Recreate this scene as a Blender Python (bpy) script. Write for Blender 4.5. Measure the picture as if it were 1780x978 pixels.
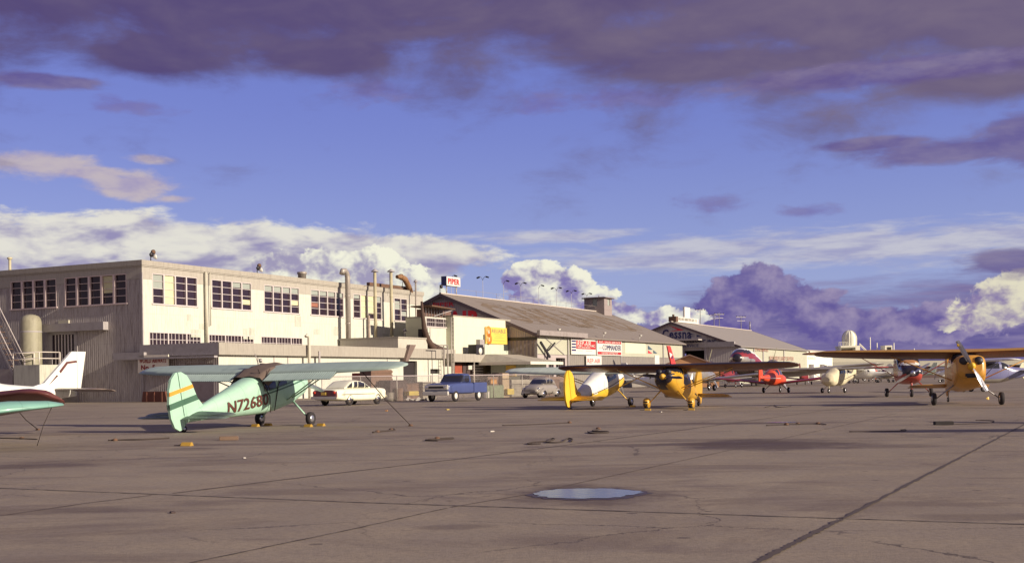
import bpy, bmesh, math, random
from mathutils import Vector, Matrix, noise as mnoise
random.seed(7)
for o in list(bpy.data.objects): bpy.data.objects.remove(o)
sc = bpy.context.scene
COL = sc.collection
R = math.radians
# ---------------------------------------------------------------- camera
F, CX, CY, ROLL, H = 2040.0, 890.0, 658.0, 0.015, 1.42
cam_d = bpy.data.cameras.new('camera'); cam = bpy.data.objects.new('camera', cam_d); COL.objects.link(cam)
cam_d.sensor_width = 36; cam_d.lens = 36*F/1780; cam_d.shift_y = (CY-489)/1780
cam_d.clip_start = .1; cam_d.clip_end = 60000
cr, sr = math.cos(ROLL), math.sin(ROLL)
rm = Matrix(((cr, sr, 0), (0, 0, -1), (-sr, cr, 0)))       # columns: right, up, back
cam.matrix_world = Matrix.Translation((0, 0, H)) @ rm.to_4x4()
sc.camera = cam
# ---------------------------------------------------------------- sun, world, exposure
SAZ, SEL = R(-28.5), R(19.5)
SUN = Vector((math.cos(SEL)*math.cos(SAZ), math.cos(SEL)*math.sin(SAZ), math.sin(SEL)))
sd = bpy.data.lights.new('sun', 'SUN'); sd.energy = 5; sd.angle = R(.5); sd.color = (1, .87, .69)
so = bpy.data.objects.new('sun', sd); COL.objects.link(so); so.rotation_euler = SUN.to_track_quat('Z', 'Y').to_euler()
so.location = (0, 0, 60)
EXPO = .34
vs = sc.view_settings; vs.view_transform = 'Standard'; vs.look = 'None'; vs.exposure = EXPO; vs.gamma = 1; vs.use_curve_mapping = False
SKY_STRENGTH = .12

def ray(px, py):
    a = (px-CX)/F; b = -(py-CY)/F
    return a*cr+b*sr, -a*sr+b*cr                       # X/Y, Z/Y
def ground(px, py, z=0):
    x, k = ray(px, py); Y = (z-H)/k
    return Vector((x*Y, Y, z))
def at(px, py, Y):
    x, k = ray(px, py); return Vector((x*Y, Y, H+k*Y))
def azel(px, py):
    x, k = ray(px, py); return math.atan2(x, 1), math.atan2(k, math.hypot(x, 1))

# ---------------------------------------------------------------- node helper
class NT:
    def __init__(s, tree): s.t = tree; s.n = tree.nodes; s.l = tree.links
    def node(s, ty, **kw):
        n = s.n.new(ty)
        for k, v in kw.items(): setattr(n, k, v)
        return n
    def put(s, sock, v):
        if isinstance(v, bpy.types.NodeSocket): s.l.new(v, sock)
        elif v is not None: sock.default_value = v
    def m(s, op, a, b=None, c=None, clamp=False):
        n = s.node('ShaderNodeMath', operation=op, use_clamp=clamp)
        s.put(n.inputs[0], a)
        if b is not None: s.put(n.inputs[1], b)
        if c is not None: s.put(n.inputs[2], c)
        return n.outputs[0]
    def add(s, a, b): return s.m('ADD', a, b)
    def sub(s, a, b): return s.m('SUBTRACT', a, b)
    def mul(s, a, b): return s.m('MULTIPLY', a, b)
    def vm(s, op, a, b=None):
        n = s.node('ShaderNodeVectorMath', operation=op); s.put(n.inputs[0], a)
        if b is not None: s.put(n.inputs[1], b)
        return n.outputs[0]
    def xyz(s, v):
        n = s.node('ShaderNodeSeparateXYZ'); s.put(n.inputs[0], v); return n.outputs
    def comb(s, x, y, z):
        n = s.node('ShaderNodeCombineXYZ'); s.put(n.inputs[0], x); s.put(n.inputs[1], y); s.put(n.inputs[2], z); return n.outputs[0]
    def noise(s, v, scale, detail=4, rough=.5, dist=0):
        n = s.node('ShaderNodeTexNoise'); s.put(n.inputs['Vector'], v)
        n.inputs['Scale'].default_value = scale; n.inputs['Detail'].default_value = detail
        n.inputs['Roughness'].default_value = rough; n.inputs['Distortion'].default_value = dist
        return n.outputs['Fac']
    def smooth(s, v, a, b, lo=0, hi=1):
        n = s.node('ShaderNodeMapRange', interpolation_type='SMOOTHSTEP'); s.put(n.inputs[0], v)
        for i, q in enumerate((a, b, lo, hi)): s.put(n.inputs[i+1], q)
        return n.outputs[0]
    def mix(s, f, a, b):
        n = s.node('ShaderNodeMix', data_type='RGBA'); s.put(n.inputs[0], f)
        for k, v in ((6, a), (7, b)):
            if isinstance(v, tuple) and len(v) == 3: v = v+(1,)
            s.put(n.inputs[k], v)
        return n.outputs[2]
    def mulc(s, a, b, f=1):
        n = s.node('ShaderNodeMix', data_type='RGBA', blend_type='MULTIPLY'); n.inputs[0].default_value = f
        for k, v in ((6, a), (7, b)):
            if isinstance(v, tuple) and len(v) == 3: v = v+(1,)
            s.put(n.inputs[k], v)
        return n.outputs[2]
def lin(r, g, b):
    return tuple(((c/255)/12.92 if c/255 <= .04045 else ((c/255+.055)/1.055)**2.4) for c in (r, g, b))

# ---------------------------------------------------------------- sky
W = bpy.data.worlds.new('World'); sc.world = W; W.use_nodes = True
w = NT(W.node_tree); w.n.clear()
out = w.node('ShaderNodeOutputWorld'); bg = w.node('ShaderNodeBackground'); w.l.new(bg.outputs[0], out.inputs[0])
sky = w.node('ShaderNodeTexSky'); sky.sky_type = 'NISHITA'; sky.sun_disc = False
sky.sun_elevation = SEL; sky.sun_rotation = math.atan2(SUN.x, SUN.y); sky.air_density = 1.2; sky.dust_density = .6; sky.ozone_density = 3
tc = w.node('ShaderNodeTexCoord'); D = tc.outputs['Generated']
dx, dy, dz = w.xyz(D)[0:3]
az = w.m('ARCTAN2', dx, dy); el = w.m('ARCSINE', dz)
P = w.comb(az, el, 0.0)
K = 1/SKY_STRENGTH/2**EXPO
def skc(r, g, b): 
    c = lin(r, g, b); return tuple(v*K for v in c)
def cloud(base, ells, seed, scale, stretch, amp, soft, lit, dark, k1=3.5, bias=.5, opac=1.0, kv=0, kx=0, big=.6, detail=9, rough=.6, off=(.010, .012)):
    """one bank of cloud: soft lobes in azimuth / elevation broken up by fractal noise, shaded towards the sun on the right"""
    fld = None; ca = ce = wsum = 0
    for (px, py, rx, ry) in ells:
        a, e = azel(px, py); ra, re = rx/F, ry/F; ca += a*ra*re; ce += e*ra*re; wsum += ra*re
        u = w.mul(w.sub(az, a), 1/ra); v = w.mul(w.sub(el, e), 1/re)
        f = w.sub(1.0, w.m('SQRT', w.add(w.mul(u, u), w.mul(v, v))))
        fld = f if fld is None else w.m('SMOOTH_MAX', fld, f, .35)
    ca /= wsum; ce /= wsum
    V = w.comb(w.add(az, seed), w.mul(el, stretch), seed*1.7)
    V2 = w.comb(w.add(az, seed+off[0]), w.mul(w.add(el, off[1]), stretch), seed*1.7)
    n1 = w.noise(V, scale, detail, rough, .25); n2 = w.noise(V2, scale, 3, rough, .25); nb = w.noise(V, scale*.3, 3, .5, .2)
    f2 = w.add(w.add(fld, w.mul(w.sub(n1, .5), amp)), w.mul(w.sub(nb, .5), amp*big))
    al = w.mul(w.smooth(f2, -soft, soft), opac)
    sh = w.add(w.add(bias, w.mul(w.sub(n1, n2), k1)), w.add(w.mul(w.sub(el, ce), kv), w.mul(w.sub(az, ca), kx)))
    c = w.mix(w.smooth(sh, -.15, 1.15), skc(*dark), skc(*lit))
    return w.mix(al, base, c)
g = w.mulc(sky.outputs[0], (1.42, 1.12, 1.62))
grad = w.smooth(el, R(-1), R(15))
blue = w.mix(grad, skc(152, 168, 208), skc(105, 117, 192))
blue = w.mix(w.smooth(el, R(12), R(60)), blue, skc(92, 100, 170))
base = w.mix(.88, g, blue)
# violet bank along the horizon
base = cloud(base, [(1500, 625, 700, 75), (1950, 610, 500, 110), (760, 640, 600, 70), (-200, 610, 500, 90), (1350, 580, 330, 60)], 3.1, 14, 8, 1.4, .4, (138, 126, 166), (92, 82, 144), 2.0, .36, .95, 0, 0)
# thin high streaks
base = cloud(base, [(1560, 428, 460, 26), (1250, 436, 160, 18), (930, 412, 130, 10), (1780, 412, 220, 30), (1130, 455, 170, 10)], 8.3, 22, 6, 2.4, .6, (206, 204, 208), (160, 158, 192), 2, .6, .75)
base = cloud(base, [(40, 282, 90, 18), (245, 325, 70, 20), (262, 276, 40, 7), (165, 300, 50, 9), (300, 345, 36, 7)], 5.9, 28, 2.6, 2.6, .5, (200, 186, 186), (164, 152, 186), 2, .6, .85)
base = cloud(base, [(1235, 355, 40, 10), (1410, 368, 34, 7), (960, 180, 60, 12), (1090, 170, 90, 14), (655, 155, 60, 16), (220, 185, 40, 8)], 6.4, 34, 2.4, 4.5, .9, (128, 116, 160), (112, 98, 160), 2, .4, .6)
# broad pale stratocumulus on the left
base = cloud(base, [(190, 425, 300, 55), (480, 450, 300, 55), (660, 450, 190, 40), (-80, 450, 260, 80), (200, 490, 330, 50)], 1.7, 17, 2.6, 1.7, .16, (228, 225, 214), (150, 144, 182), 3.0, .55, .97, 7, 0)
# dark cumulus and the right hand bank
base = cloud(base, [(1325, 508, 85, 48), (1275, 540, 70, 36), (1390, 530, 70, 40), (1470, 568, 100, 28), (1620, 562, 110, 30)], 2.2, 40, 1.2, 1.7, .10, (158, 146, 178), (98, 88, 152), 2.2, .44, .97, 6, 3.5)
base = cloud(base, [(1745, 530, 60, 34), (1715, 548, 56, 26), (1800, 515, 60, 44), (1680, 560, 50, 14)], 4.4, 46, 1.3, 2.0, .09, (228, 222, 196), (138, 124, 168), 3.0, .55, .95, 9, 4)
# bright cumulus towers
base = cloud(base, [(500, 466, 44, 28), (570, 468, 64, 40), (636, 474, 48, 38), (676, 492, 54, 44), (720, 520, 56, 44), (752, 548, 40, 36), (462, 462, 24, 20)], 9.3, 44, 1.15, 1.9, .07, (243, 242, 222), (160, 154, 184), 3.6, .58, 1, 7, 4)
base = cloud(base, [(935, 478, 44, 26), (975, 500, 62, 34), (1030, 522, 56, 30), (900, 486, 30, 22), (1080, 545, 50, 24), (1170, 552, 70, 20), (930, 520, 60, 22)], 7.6, 44, 1.2, 1.9, .08, (242, 240, 220), (132, 122, 176), 3.0, .56, 1, 11, 5)
# upper overcast deck and the right hand violet bands
base = cloud(base, [(300, -90, 640, 190), (900, -80, 640, 190), (1500, -70, 720, 210), (260, 100, 130, 44), (1250, 110, 280, 36), (1700, 140, 220, 40), (560, 100, 160, 40), (-200, -100, 460, 150), (800, -720, 3600, 600)], .6, 10, 2.4, 2.0, .42, (124, 110, 128), (82, 68, 114), 1.0, .36, .95, 0, .7, detail=7)
base = cloud(base, [(1700, 258, 170, 18), (1520, 250, 90, 9), (1820, 235, 110, 44), (1770, 455, 80, 18), (70, 140, 90, 12), (1560, 125, 300, 20)], 12.2, 20, 3, 2.0, .35, (136, 124, 154), (96, 82, 140), 1.6, .4, .85)
# unseen sky behind the camera, brightened to fill the shaded walls and ground
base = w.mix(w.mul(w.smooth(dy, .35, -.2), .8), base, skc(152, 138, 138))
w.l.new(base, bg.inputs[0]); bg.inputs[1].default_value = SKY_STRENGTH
W.cycles.sampling_method = 'MANUAL'; W.cycles.sample_map_resolution = 512

# ---------------------------------------------------------------- materials
MATS = {}
def pbr(name, col, rough=.5, metal=0, var=.12, vscale=3, bump=0, bscale=20, spec=.5, dirt=0, dirtcol=(.12, .09, .07), coat=0, streak=False):
    if name in MATS: return MATS[name]
    m = bpy.data.materials.new(name); m.use_nodes = True; t = NT(m.node_tree)
    b = t.n['Principled BSDF']; co = t.node('ShaderNodeTexCoord').outputs['Object']
    n = t.noise(co, vscale, 5, .6)
    c = t.mix(n, tuple(v*(1-var) for v in col), tuple(min(1, v*(1+var)) for v in col))
    if dirt:
        v = t.vm('MULTIPLY', co, (5, 5, .45)) if streak else co
        d = t.smooth(t.noise(v, 1.3 if streak else vscale*.7, 6, .65), .45, .75)
        c = t.mix(t.mul(d, dirt), c, dirtcol)
    t.l.new(c, b.inputs['Base Color'])
    t.put(b.inputs['Roughness'], t.smooth(n, .2, .8, max(0, rough-.08), min(1, rough+.08)))
    b.inputs['Metallic'].default_value = metal; b.inputs['Specular IOR Level'].default_value = spec
    b.inputs['Coat Weight'].default_value = coat; b.inputs['Coat Roughness'].default_value = .12
    if bump:
        bn = t.node('ShaderNodeBump'); bn.inputs['Strength'].default_value = bump; bn.inputs['Distance'].default_value = .02
        t.l.new(t.noise(co, bscale, 4), bn.inputs['Height']); t.l.new(bn.outputs[0], b.inputs['Normal'])
    MATS[name] = m; return m
def corr(name, col, axis, pitch=.2, dirt=.5, dirtcol=(.16, .12, .1), depth=.03, var=.1, rough=.6, panels=2.4):
    """corrugated / ribbed sheet: ribs along one object axis, vertical rain streaks, lapped sheets"""
    if name in MATS: return MATS[name]
    m = bpy.data.materials.new(name); m.use_nodes = True; t = NT(m.node_tree)
    b = t.n['Principled BSDF']; co = t.node('ShaderNodeTexCoord').outputs['Object']; X = t.xyz(co)
    u = X['XYZ'.index(axis)]
    s = t.m('SINE', t.mul(u, 2*math.pi/pitch))
    v = t.comb(t.mul(u, 4.5), t.mul(X[2], .35), 0.0)
    st = t.smooth(t.noise(v, 1.6, 7, .7), .42, .72)
    sheet = t.noise(t.comb(t.m('FLOOR', t.mul(u, 1/1.1)), t.m('FLOOR', t.mul(X[2], 1/panels)), 0.0), 7.3, 1)
    n = t.noise(co, .7, 4)
    c = t.mix(t.add(t.mul(n, .5), t.mul(sheet, .5)), tuple(q*(1-var) for q in col), tuple(min(1, q*(1+var)) for q in col))
    c = t.mix(t.mul(st, dirt), c, dirtcol)
    lap = t.smooth(t.m('ABSOLUTE', t.sub(t.m('FRACT', t.mul(X[2], 1/panels)), .5)), .488, .5)
    c = t.mix(t.mul(lap, .35), c, dirtcol)
    t.l.new(c, b.inputs['Base Color']); b.inputs['Roughness'].default_value = rough; b.inputs['Specular IOR Level'].default_value = .3
    bn = t.node('ShaderNodeBump'); bn.inputs['Strength'].default_value = .8; bn.inputs['Distance'].default_value = depth
    t.l.new(t.add(s, t.mul(t.noise(co, 5, 3), .6)), bn.inputs['Height']); t.l.new(bn.outputs[0], b.inputs['Normal'])
    MATS[name] = m; return m

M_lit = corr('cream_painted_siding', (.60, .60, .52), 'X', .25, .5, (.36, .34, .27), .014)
M_shade = corr('grey_corrugated_iron', (.50, .455, .43), 'Y', .22, .9, (.22, .17, .16), .05)  # rain streaks deepened so the colour also holds grazing light on the ribs
M_fascia = pbr('fascia_grey', (.36, .33, .28), .7, var=.12, dirt=.35, streak=True)
M_trim = pbr('trim_grey', (.36, .33, .33), .65, dirt=.3)
M_mull = pbr('window_mullion_paint', (.55, .49, .48), .6)
M_glass = pbr('dark_window_glass', (.03, .018, .028), .12, var=.5, spec=.35)
M_blind = pbr('window_blind', (.45, .47, .36), .8)
M_roof = pbr('roof_felt', (.26, .22, .19), .9, var=.2, vscale=.6, dirt=.4)
M_hroof = corr('hangar_roof_sheet', (.25, .215, .19), 'X', .6, .5, (.17, .12, .08), .03, .14, .75, 50)
M_hcream = corr('hangar_cream_siding', (.46, .46, .36), 'X', .4, .25, (.3, .26, .2), .012)
M_hgrey = corr('hangar_ribbed_grey', (.26, .235, .21), 'X', .6, .6, (.14, .11, .1), .05)
M_hgable = corr('hangar_gable_siding', (.44, .38, .37), 'Y', .3, .35, (.2, .15, .14), .02)
M_hgable2 = corr('pale_gable_siding', (.52, .48, .46), 'Y', .3, .3, (.36, .31, .29), .02)
M_red = pbr('sign_red', (.45, .02, .02), .5); M_signred2 = pbr('gable_red', (.8, .03, .05), .55)
M_white = pbr('sign_white', (.68, .66, .6), .5, var=.04); M_navy = pbr('sign_navy', (.03, .03, .12), .5)
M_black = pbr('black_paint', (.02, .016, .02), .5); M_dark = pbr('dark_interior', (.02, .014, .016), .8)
M_yellow = pbr('sign_yellow', (.75, .52, .1), .55, var=.06); M_orange = pbr('sign_orange', (.75, .26, .05), .5)
M_rust = pbr('rusty_steel', (.14, .075, .045), .8, var=.5, vscale=4, bump=.5, dirt=.6, dirtcol=(.05, .03, .025))
M_galv = pbr('galvanised_pipe', (.38, .34, .3), .5, metal=.3, var=.25, dirt=.5, dirtcol=(.2, .14, .1), streak=True)
M_pipey = pbr('pale_flue_pipe', (.46, .41, .27), .55, var=.25, dirt=.4, streak=True)
M_steel = pbr('steel_grey', (.3, .28, .28), .45, metal=.5)
M_tyre = pbr('tyre_rubber', (.025, .02, .022), .85, var=.3)
M_alu = pbr('bare_aluminium', (.6, .6, .62), .28, metal=.9)
M_chrome = pbr('chrome', (.7, .68, .64), .15, metal=1, var=.05)
M_rope = pbr('dark_rope', (.05, .035, .03), .9, var=.4, vscale=30)
M_wood = pbr('weathered_wood', (.2, .13, .09), .85, var=.4, vscale=5, dirt=.4)
M_chock = pbr('yellow_chock_paint', (.42, .25, .035), .7, var=.25, vscale=9, dirt=.4)
M_brown = pbr('brown_canvas', (.14, .1, .08), .9, var=.3, bump=.4, bscale=12)

# ---------------------------------------------------------------- mesh builder
class MB:
    def __init__(s): s.v = []; s.f = []; s.mi = []; s.sm = []
    def add(s, vs, fs, mi=0, smooth=False):
        k = len(s.v); s.v += [Vector(q) for q in vs]
        for f in fs: s.f.append(tuple(k+i for i in f)); s.mi.append(mi); s.sm.append(smooth)
        return s
    def box(s, c, d, rz=0, mi=0, m=None):
        x, y, z = (q/2 for q in d); vs = [Vector((a*x, b*y, e*z)) for e in (-1, 1) for b in (-1, 1) for a in (-1, 1)]
        mt = m if m is not None else Matrix.Rotation(rz, 3, 'Z')
        vs = [mt @ q+Vector(c) for q in vs]
        return s.add(vs, [(0, 2, 3, 1), (4, 5, 7, 6), (0, 1, 5, 4), (2, 6, 7, 3), (0, 4, 6, 2), (1, 3, 7, 5)], mi)
    def bx(s, x0, x1, y0, y1, z0, z1, mi=0): return s.box(((x0+x1)/2, (y0+y1)/2, (z0+z1)/2), (abs(x1-x0), abs(y1-y0), abs(z1-z0)), 0, mi)
    def bar(s, a, b, r, r2=None, flat=1, n=8, mi=0, smooth=True, up=(0, 0, 1)):
        a, b = Vector(a), Vector(b); d = (b-a).normalized(); up = Vector(up)
        if abs(d.dot(up)) > .98: up = Vector((1, 0, 0))
        e1 = d.cross(up).normalized(); e2 = e1.cross(d); r2 = r if r2 is None else r2
        vs = []
        for p, q in ((a, r), (b, r2)):
            for i in range(n):
                t = 2*math.pi*(i+.5)/n; vs.append(p+e1*math.cos(t)*q+e2*math.sin(t)*q*flat)
        s.add(vs, [(i, (i+1) % n, n+(i+1) % n, n+i) for i in range(n)], mi, smooth and n > 4)
        return s.add(vs, [tuple(range(n))[::-1], tuple(range(n, 2*n))], mi)
    def path(s, pts, r, n=8, mi=0):
        pts = [Vector(p) for p in pts]; rs = r if isinstance(r, (list, tuple)) else [r]*len(pts); vs = []
        ref = Vector((0, 0, 1))
        if abs((pts[-1]-pts[0]).normalized().z) > .7: ref = Vector((.3, 1, 0))
        for i, p in enumerate(pts):
            d = (pts[min(i+1, len(pts)-1)]-pts[max(i-1, 0)]).normalized()
            e1 = d.cross(ref)
            e1 = e1.normalized() if e1.length > 1e-3 else Vector((1, 0, 0)); e2 = e1.cross(d)
            for k in range(n):
                t = 2*math.pi*k/n; vs.append(p+e1*math.cos(t)*rs[i]+e2*math.sin(t)*rs[i])
        fs = [(i*n+k, i*n+(k+1) % n, (i+1)*n+(k+1) % n, (i+1)*n+k) for i in range(len(pts)-1) for k in range(n)]
        s.add(vs, fs, mi, True); m_ = len(vs)
        return s.add(vs, [tuple(range(n))[::-1], tuple(range(m_-n, m_))], mi)
    def lathe(s, prof, c=(0, 0, 0), axis='Z', n=24, mi=0, smooth=True):
        vs = []
        for r, h in prof:
            for k in range(n):
                t = 2*math.pi*k/n; q = (r*math.cos(t), r*math.sin(t), h)
                if axis == 'Y': q = (q[0], q[2], q[1])
                if axis == 'X': q = (q[2], q[0], q[1])
                vs.append(Vector(q)+Vector(c))
        fs = [(i*n+k, i*n+(k+1) % n, (i+1)*n+(k+1) % n, (i+1)*n+k) for i in range(len(prof)-1) for k in range(n)]
        return s.add(vs, fs, mi, smooth)
    def prism(s, poly, ax, a, b, mi=0):
        """poly: 2-D outline in the plane normal to ax, from a to b along ax"""
        def q(u, v, h): return {'X': (h, u, v), 'Y': (u, h, v), 'Z': (u, v, h)}[ax]
        n = len(poly); vs = [q(u, v, a) for u, v in poly]+[q(u, v, b) for u, v in poly]
        return s.add(vs, [tuple(range(n)), tuple(range(n, 2*n))[::-1]]+[(i, n+i, n+(i+1) % n, (i+1) % n) for i in range(n)], mi)
    def build(s, name, mats, parent=None, xf=None, recalc=True, bevel=0):
        me = bpy.data.meshes.new(name)
        vs = s.v if xf is None else [xf @ q for q in s.v]
        me.from_pydata([tuple(q) for q in vs], [], s.f)
        if not isinstance(mats, (list, tuple)): mats = [mats]
        for m in mats: me.materials.append(m)
        for p, i, q in zip(me.polygons, s.mi, s.sm): p.material_index = i; p.use_smooth = q
        if recalc or bevel:
            b = bmesh.new(); b.from_mesh(me)
            if recalc:
                bmesh.ops.remove_doubles(b, verts=b.verts, dist=1e-4); bmesh.ops.recalc_face_normals(b, faces=b.faces)
            if bevel:
                bmesh.ops.bevel(b, geom=[e for e in b.edges if len(e.link_faces) == 2 and e.calc_face_angle(0) > .6], offset=bevel, segments=2, affect='EDGES', clamp_overlap=True)
            b.to_mesh(me); b.free()
        o = bpy.data.objects.new(name, me); COL.objects.link(o)
        if parent: o.parent = parent
        return o
def tag(o, label=None, cat=None, group=None, kind=None):
    if label: o['label'] = label
    if cat: o['category'] = cat
    if group: o['group'] = group
    if kind: o['kind'] = kind
    return o
def empty(name, loc=(0, 0, 0), rz=0, label=None, cat=None, group=None, scale=1):
    o = bpy.data.objects.new(name, None); COL.objects.link(o); o.location = loc; o.rotation_euler = (0, 0, rz); o.scale = (scale,)*3
    o.empty_display_size = .3
    return tag(o, label, cat, group)
_tc = {}
def text2d(txt, size=1.0, bold=.02, shear=0, xs=1):
    """mesh of a line of text, centred on x, baseline 0: (verts2d, faces)"""
    cu = bpy.data.curves.new('t', 'FONT'); cu.body = txt; cu.size = 1; cu.offset = bold; cu.align_x = 'CENTER'; cu.shear = shear
    cu.resolution_u = 2; cu.space_character = 1.0+bold*2
    ob = bpy.data.objects.new('t', cu); COL.objects.link(ob); dg = bpy.context.evaluated_depsgraph_get(); dg.update()
    me = bpy.data.meshes.new_from_object(ob.evaluated_get(dg))
    vs = [(v.co.x*size*xs, v.co.y*size) for v in me.vertices]; fs = [tuple(p.vertices) for p in me.polygons]
    bpy.data.objects.remove(ob); bpy.data.curves.remove(cu); bpy.data.meshes.remove(me)
    return vs, fs
def text_on(mb, txt, size, org, ux, uy=(0, 0, 1), mi=0, bold=.02, shear=0, width=None, xs=1):
    vs, fs = text2d(txt, size, bold, shear, xs)
    if width:
        w0 = max(v[0] for v in vs)-min(v[0] for v in vs); k = width/w0; vs = [(x*k, y) for x, y in vs]
    org, ux, uy = Vector(org), Vector(ux), Vector(uy)
    return mb.add([org+ux*x+uy*y for x, y in vs], fs, mi)
# ---------------------------------------------------------------- ground
def mat_ground():
    m = bpy.data.materials.new('apron_concrete'); m.use_nodes = True; t = NT(m.node_tree); b = t.n['Principled BSDF']
    co = t.node('ShaderNodeTexCoord').outputs['Object']; X = t.xyz(co)
    n1 = t.noise(co, .12, 6, .6); n2 = t.noise(co, 1.1, 7, .65); n3 = t.noise(co, 14, 5, .7); n4 = t.noise(t.vm('MULTIPLY', co, (.4, 1, 1)), .45, 7, .7, .6)
    c = t.mix(t.smooth(n1, .3, .7), (.31, .255, .188), (.24, .193, .148))
    slab = t.noise(t.comb(t.m('FLOOR', t.mul(t.add(t.mul(X[0], .89), t.mul(X[1], -.45)), 1/3.8)), t.m('FLOOR', t.mul(t.add(t.mul(X[0], .45), t.mul(X[1], .89)), 1/6.1)), 0.0), 5.1, 1)
    c = t.mix(t.mul(t.smooth(slab, .35, .65), .28), c, (.165, .125, .098))
    c = t.mix(t.mul(t.smooth(n2, .45, .66), .5), c, (.33, .265, .195))
    c = t.mix(t.mul(t.smooth(n4, .5, .62), .6), c, (.13, .093, .076))
    c = t.mix(t.mul(t.smooth(n3, .38, .72), .45), c, (.125, .094, .075))
    c = t.mix(t.mul(t.smooth(t.noise(co, 70, 3, .75), .52, .7), .4), c, (.36, .3, .23))
    c = t.mix(t.mul(t.smooth(t.noise(co, 38, 3, .75), .54, .68), .4), c, (.09, .066, .055))
    vo = t.node('ShaderNodeTexVoronoi', feature='DISTANCE_TO_EDGE'); t.put(vo.inputs['Vector'], t.vm('ADD', co, t.comb(t.mul(n2, 1.1), t.mul(n3, .3), 0.0))); vo.inputs['Scale'].default_value = .33
    crack = t.mul(t.m('LESS_THAN', vo.outputs['Distance'], .0042), t.smooth(n1, .47, .55)); c = t.mix(t.mul(crack, .75), c, (.05, .036, .032))
    drip = t.node('ShaderNodeTexVoronoi', feature='F1'); t.put(drip.inputs['Vector'], co); drip.inputs['Scale'].default_value = .9
    c = t.mix(t.mul(t.m('LESS_THAN', t.add(drip.outputs['Distance'], t.mul(n3, .12)), .115), .55), c, (.05, .035, .032))
    spots = t.smooth(t.noise(co, 2.2, 3, .5), .70, .76); c = t.mix(t.mul(spots, .6), c, (.075, .05, .045))
    for (px, py, rx, ry, k) in STAINS:
        g0 = ground(px, py); u = t.mul(t.sub(X[0], g0.x), 1/rx); v = t.mul(t.sub(X[1], g0.y), 1/ry)
        f = t.sub(1.0, t.m('SQRT', t.add(t.mul(u, u), t.mul(v, v)))); f = t.add(f, t.mul(t.sub(t.noise(co, .9, 6, .7), .5), 1.5))
        c = t.mix(t.mul(t.smooth(f, -.05, .55), k), c, (.06, .036, .036))
    t.l.new(c, b.inputs['Base Color']); t.put(b.inputs['Roughness'], t.smooth(n2, .3, .7, .62, .85)); b.inputs['Specular IOR Level'].default_value = .35
    bn = t.node('ShaderNodeBump'); bn.inputs['Strength'].default_value = .5; bn.inputs['Distance'].default_value = .012
    t.l.new(t.add(t.mul(n3, .7), t.noise(co, 50, 3, .7)), bn.inputs['Height']); t.l.new(bn.outputs[0], b.inputs['Normal'])
    return m
STAINS = [(1020, 859, 1.15, 1.5, .75), (1330, 772, 2.4, 2.3, .8), (1130, 773, 3.0, .7, .55), (1210, 736, 3, 1.2, .5), (1545, 775, 1.2, .8, .45), (60, 888, 1.6, .5, .4), (520, 765, 2.4, .7, .4),
          (430, 772, 2.5, .7, .4), (50, 810, 1.6, .8, .5), (1720, 898, 1, .35, .4), (790, 915, .5, .3, .4), (1360, 735, 2.6, .9, .4), (330, 780, .8, .8, .4)]
gm = MB(); S = 9000
gm.add([(-S, -300, 0), (S, -300, 0), (S, S, 0), (-S, S, 0)], [(0, 1, 2, 3)])
gr = gm.build('apron_ground', mat_ground(), recalc=False); gr['kind'] = 'structure'
M_joint = pbr('tar_joint', (.075, .054, .047), .8, var=.4, vscale=6)
M_joint2 = pbr('sand_joint', (.11, .078, .068), .85, var=.4, vscale=3)
def strip(name, pts, wd, mat, z=.004, jag=.35, step=.35, seed=0):
    rnd = random.Random(seed); g = [ground(*p) for p in pts]; L, Rr = [], []
    for a, b in zip(g, g[1:]):
        n = max(2, min(400, int((b-a).length/step))); d = (b-a).normalized(); s = Vector((-d.y, d.x, 0))
        for i in range(n):
            p = a.lerp(b, i/n); q = wd/2*(1+rnd.uniform(-jag, jag)); wob = rnd.uniform(-.2, .2)*wd
            L.append(p+s*(q+wob)); Rr.append(p-s*(q-wob))
    vs = [Vector((p.x, p.y, z)) for pr in zip(L, Rr) for p in pr]; m = MB()
    m.add(vs, [(2*i, 2*i+1, 2*i+3, 2*i+2) for i in range(len(L)-1)])
    o = m.build(name, mat, recalc=False); o['kind'] = 'structure'; return o
strip('pavement_joint', [(1250, 1012), (1320, 975), (1465, 901)], .062, M_joint, .008, .4, .06, 1)
strip('pavement_joint', [(1465, 901), (1780, 738), (1860, 695)], .05, M_joint, .0085, .4, .2, 2)
strip('pavement_joint', [(-300, 838), (0, 848), (280, 859), (600, 872), (1180, 891.5), (1465, 901), (1780, 911), (2100, 921)], .034, M_joint, .006, .4, .12, 3)
strip('pavement_joint', [(300, 857), (560, 825), (800, 797), (1200, 745), (1500, 704)], .055, M_joint2, .0055, .5, .2, 4)
strip('pavement_joint', [(250, 1000), (330, 978), (600, 922), (785, 881)], .024, M_joint, .005, .5, .1, 5)
strip('pavement_joint', [(785, 881), (910, 860), (1200, 797), (1560, 718)], .03, M_joint2, .005, .5, .15, 6)
strip('pavement_joint', [(0, 896), (150, 874), (275, 859)], .035, M_joint2, .0045, .5, .1, 7)
strip('pavement_joint', [(-300, 790), (500, 776), (1780, 757), (2200, 752)], .03, M_joint2, .0042, .7, .3, 8)
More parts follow.
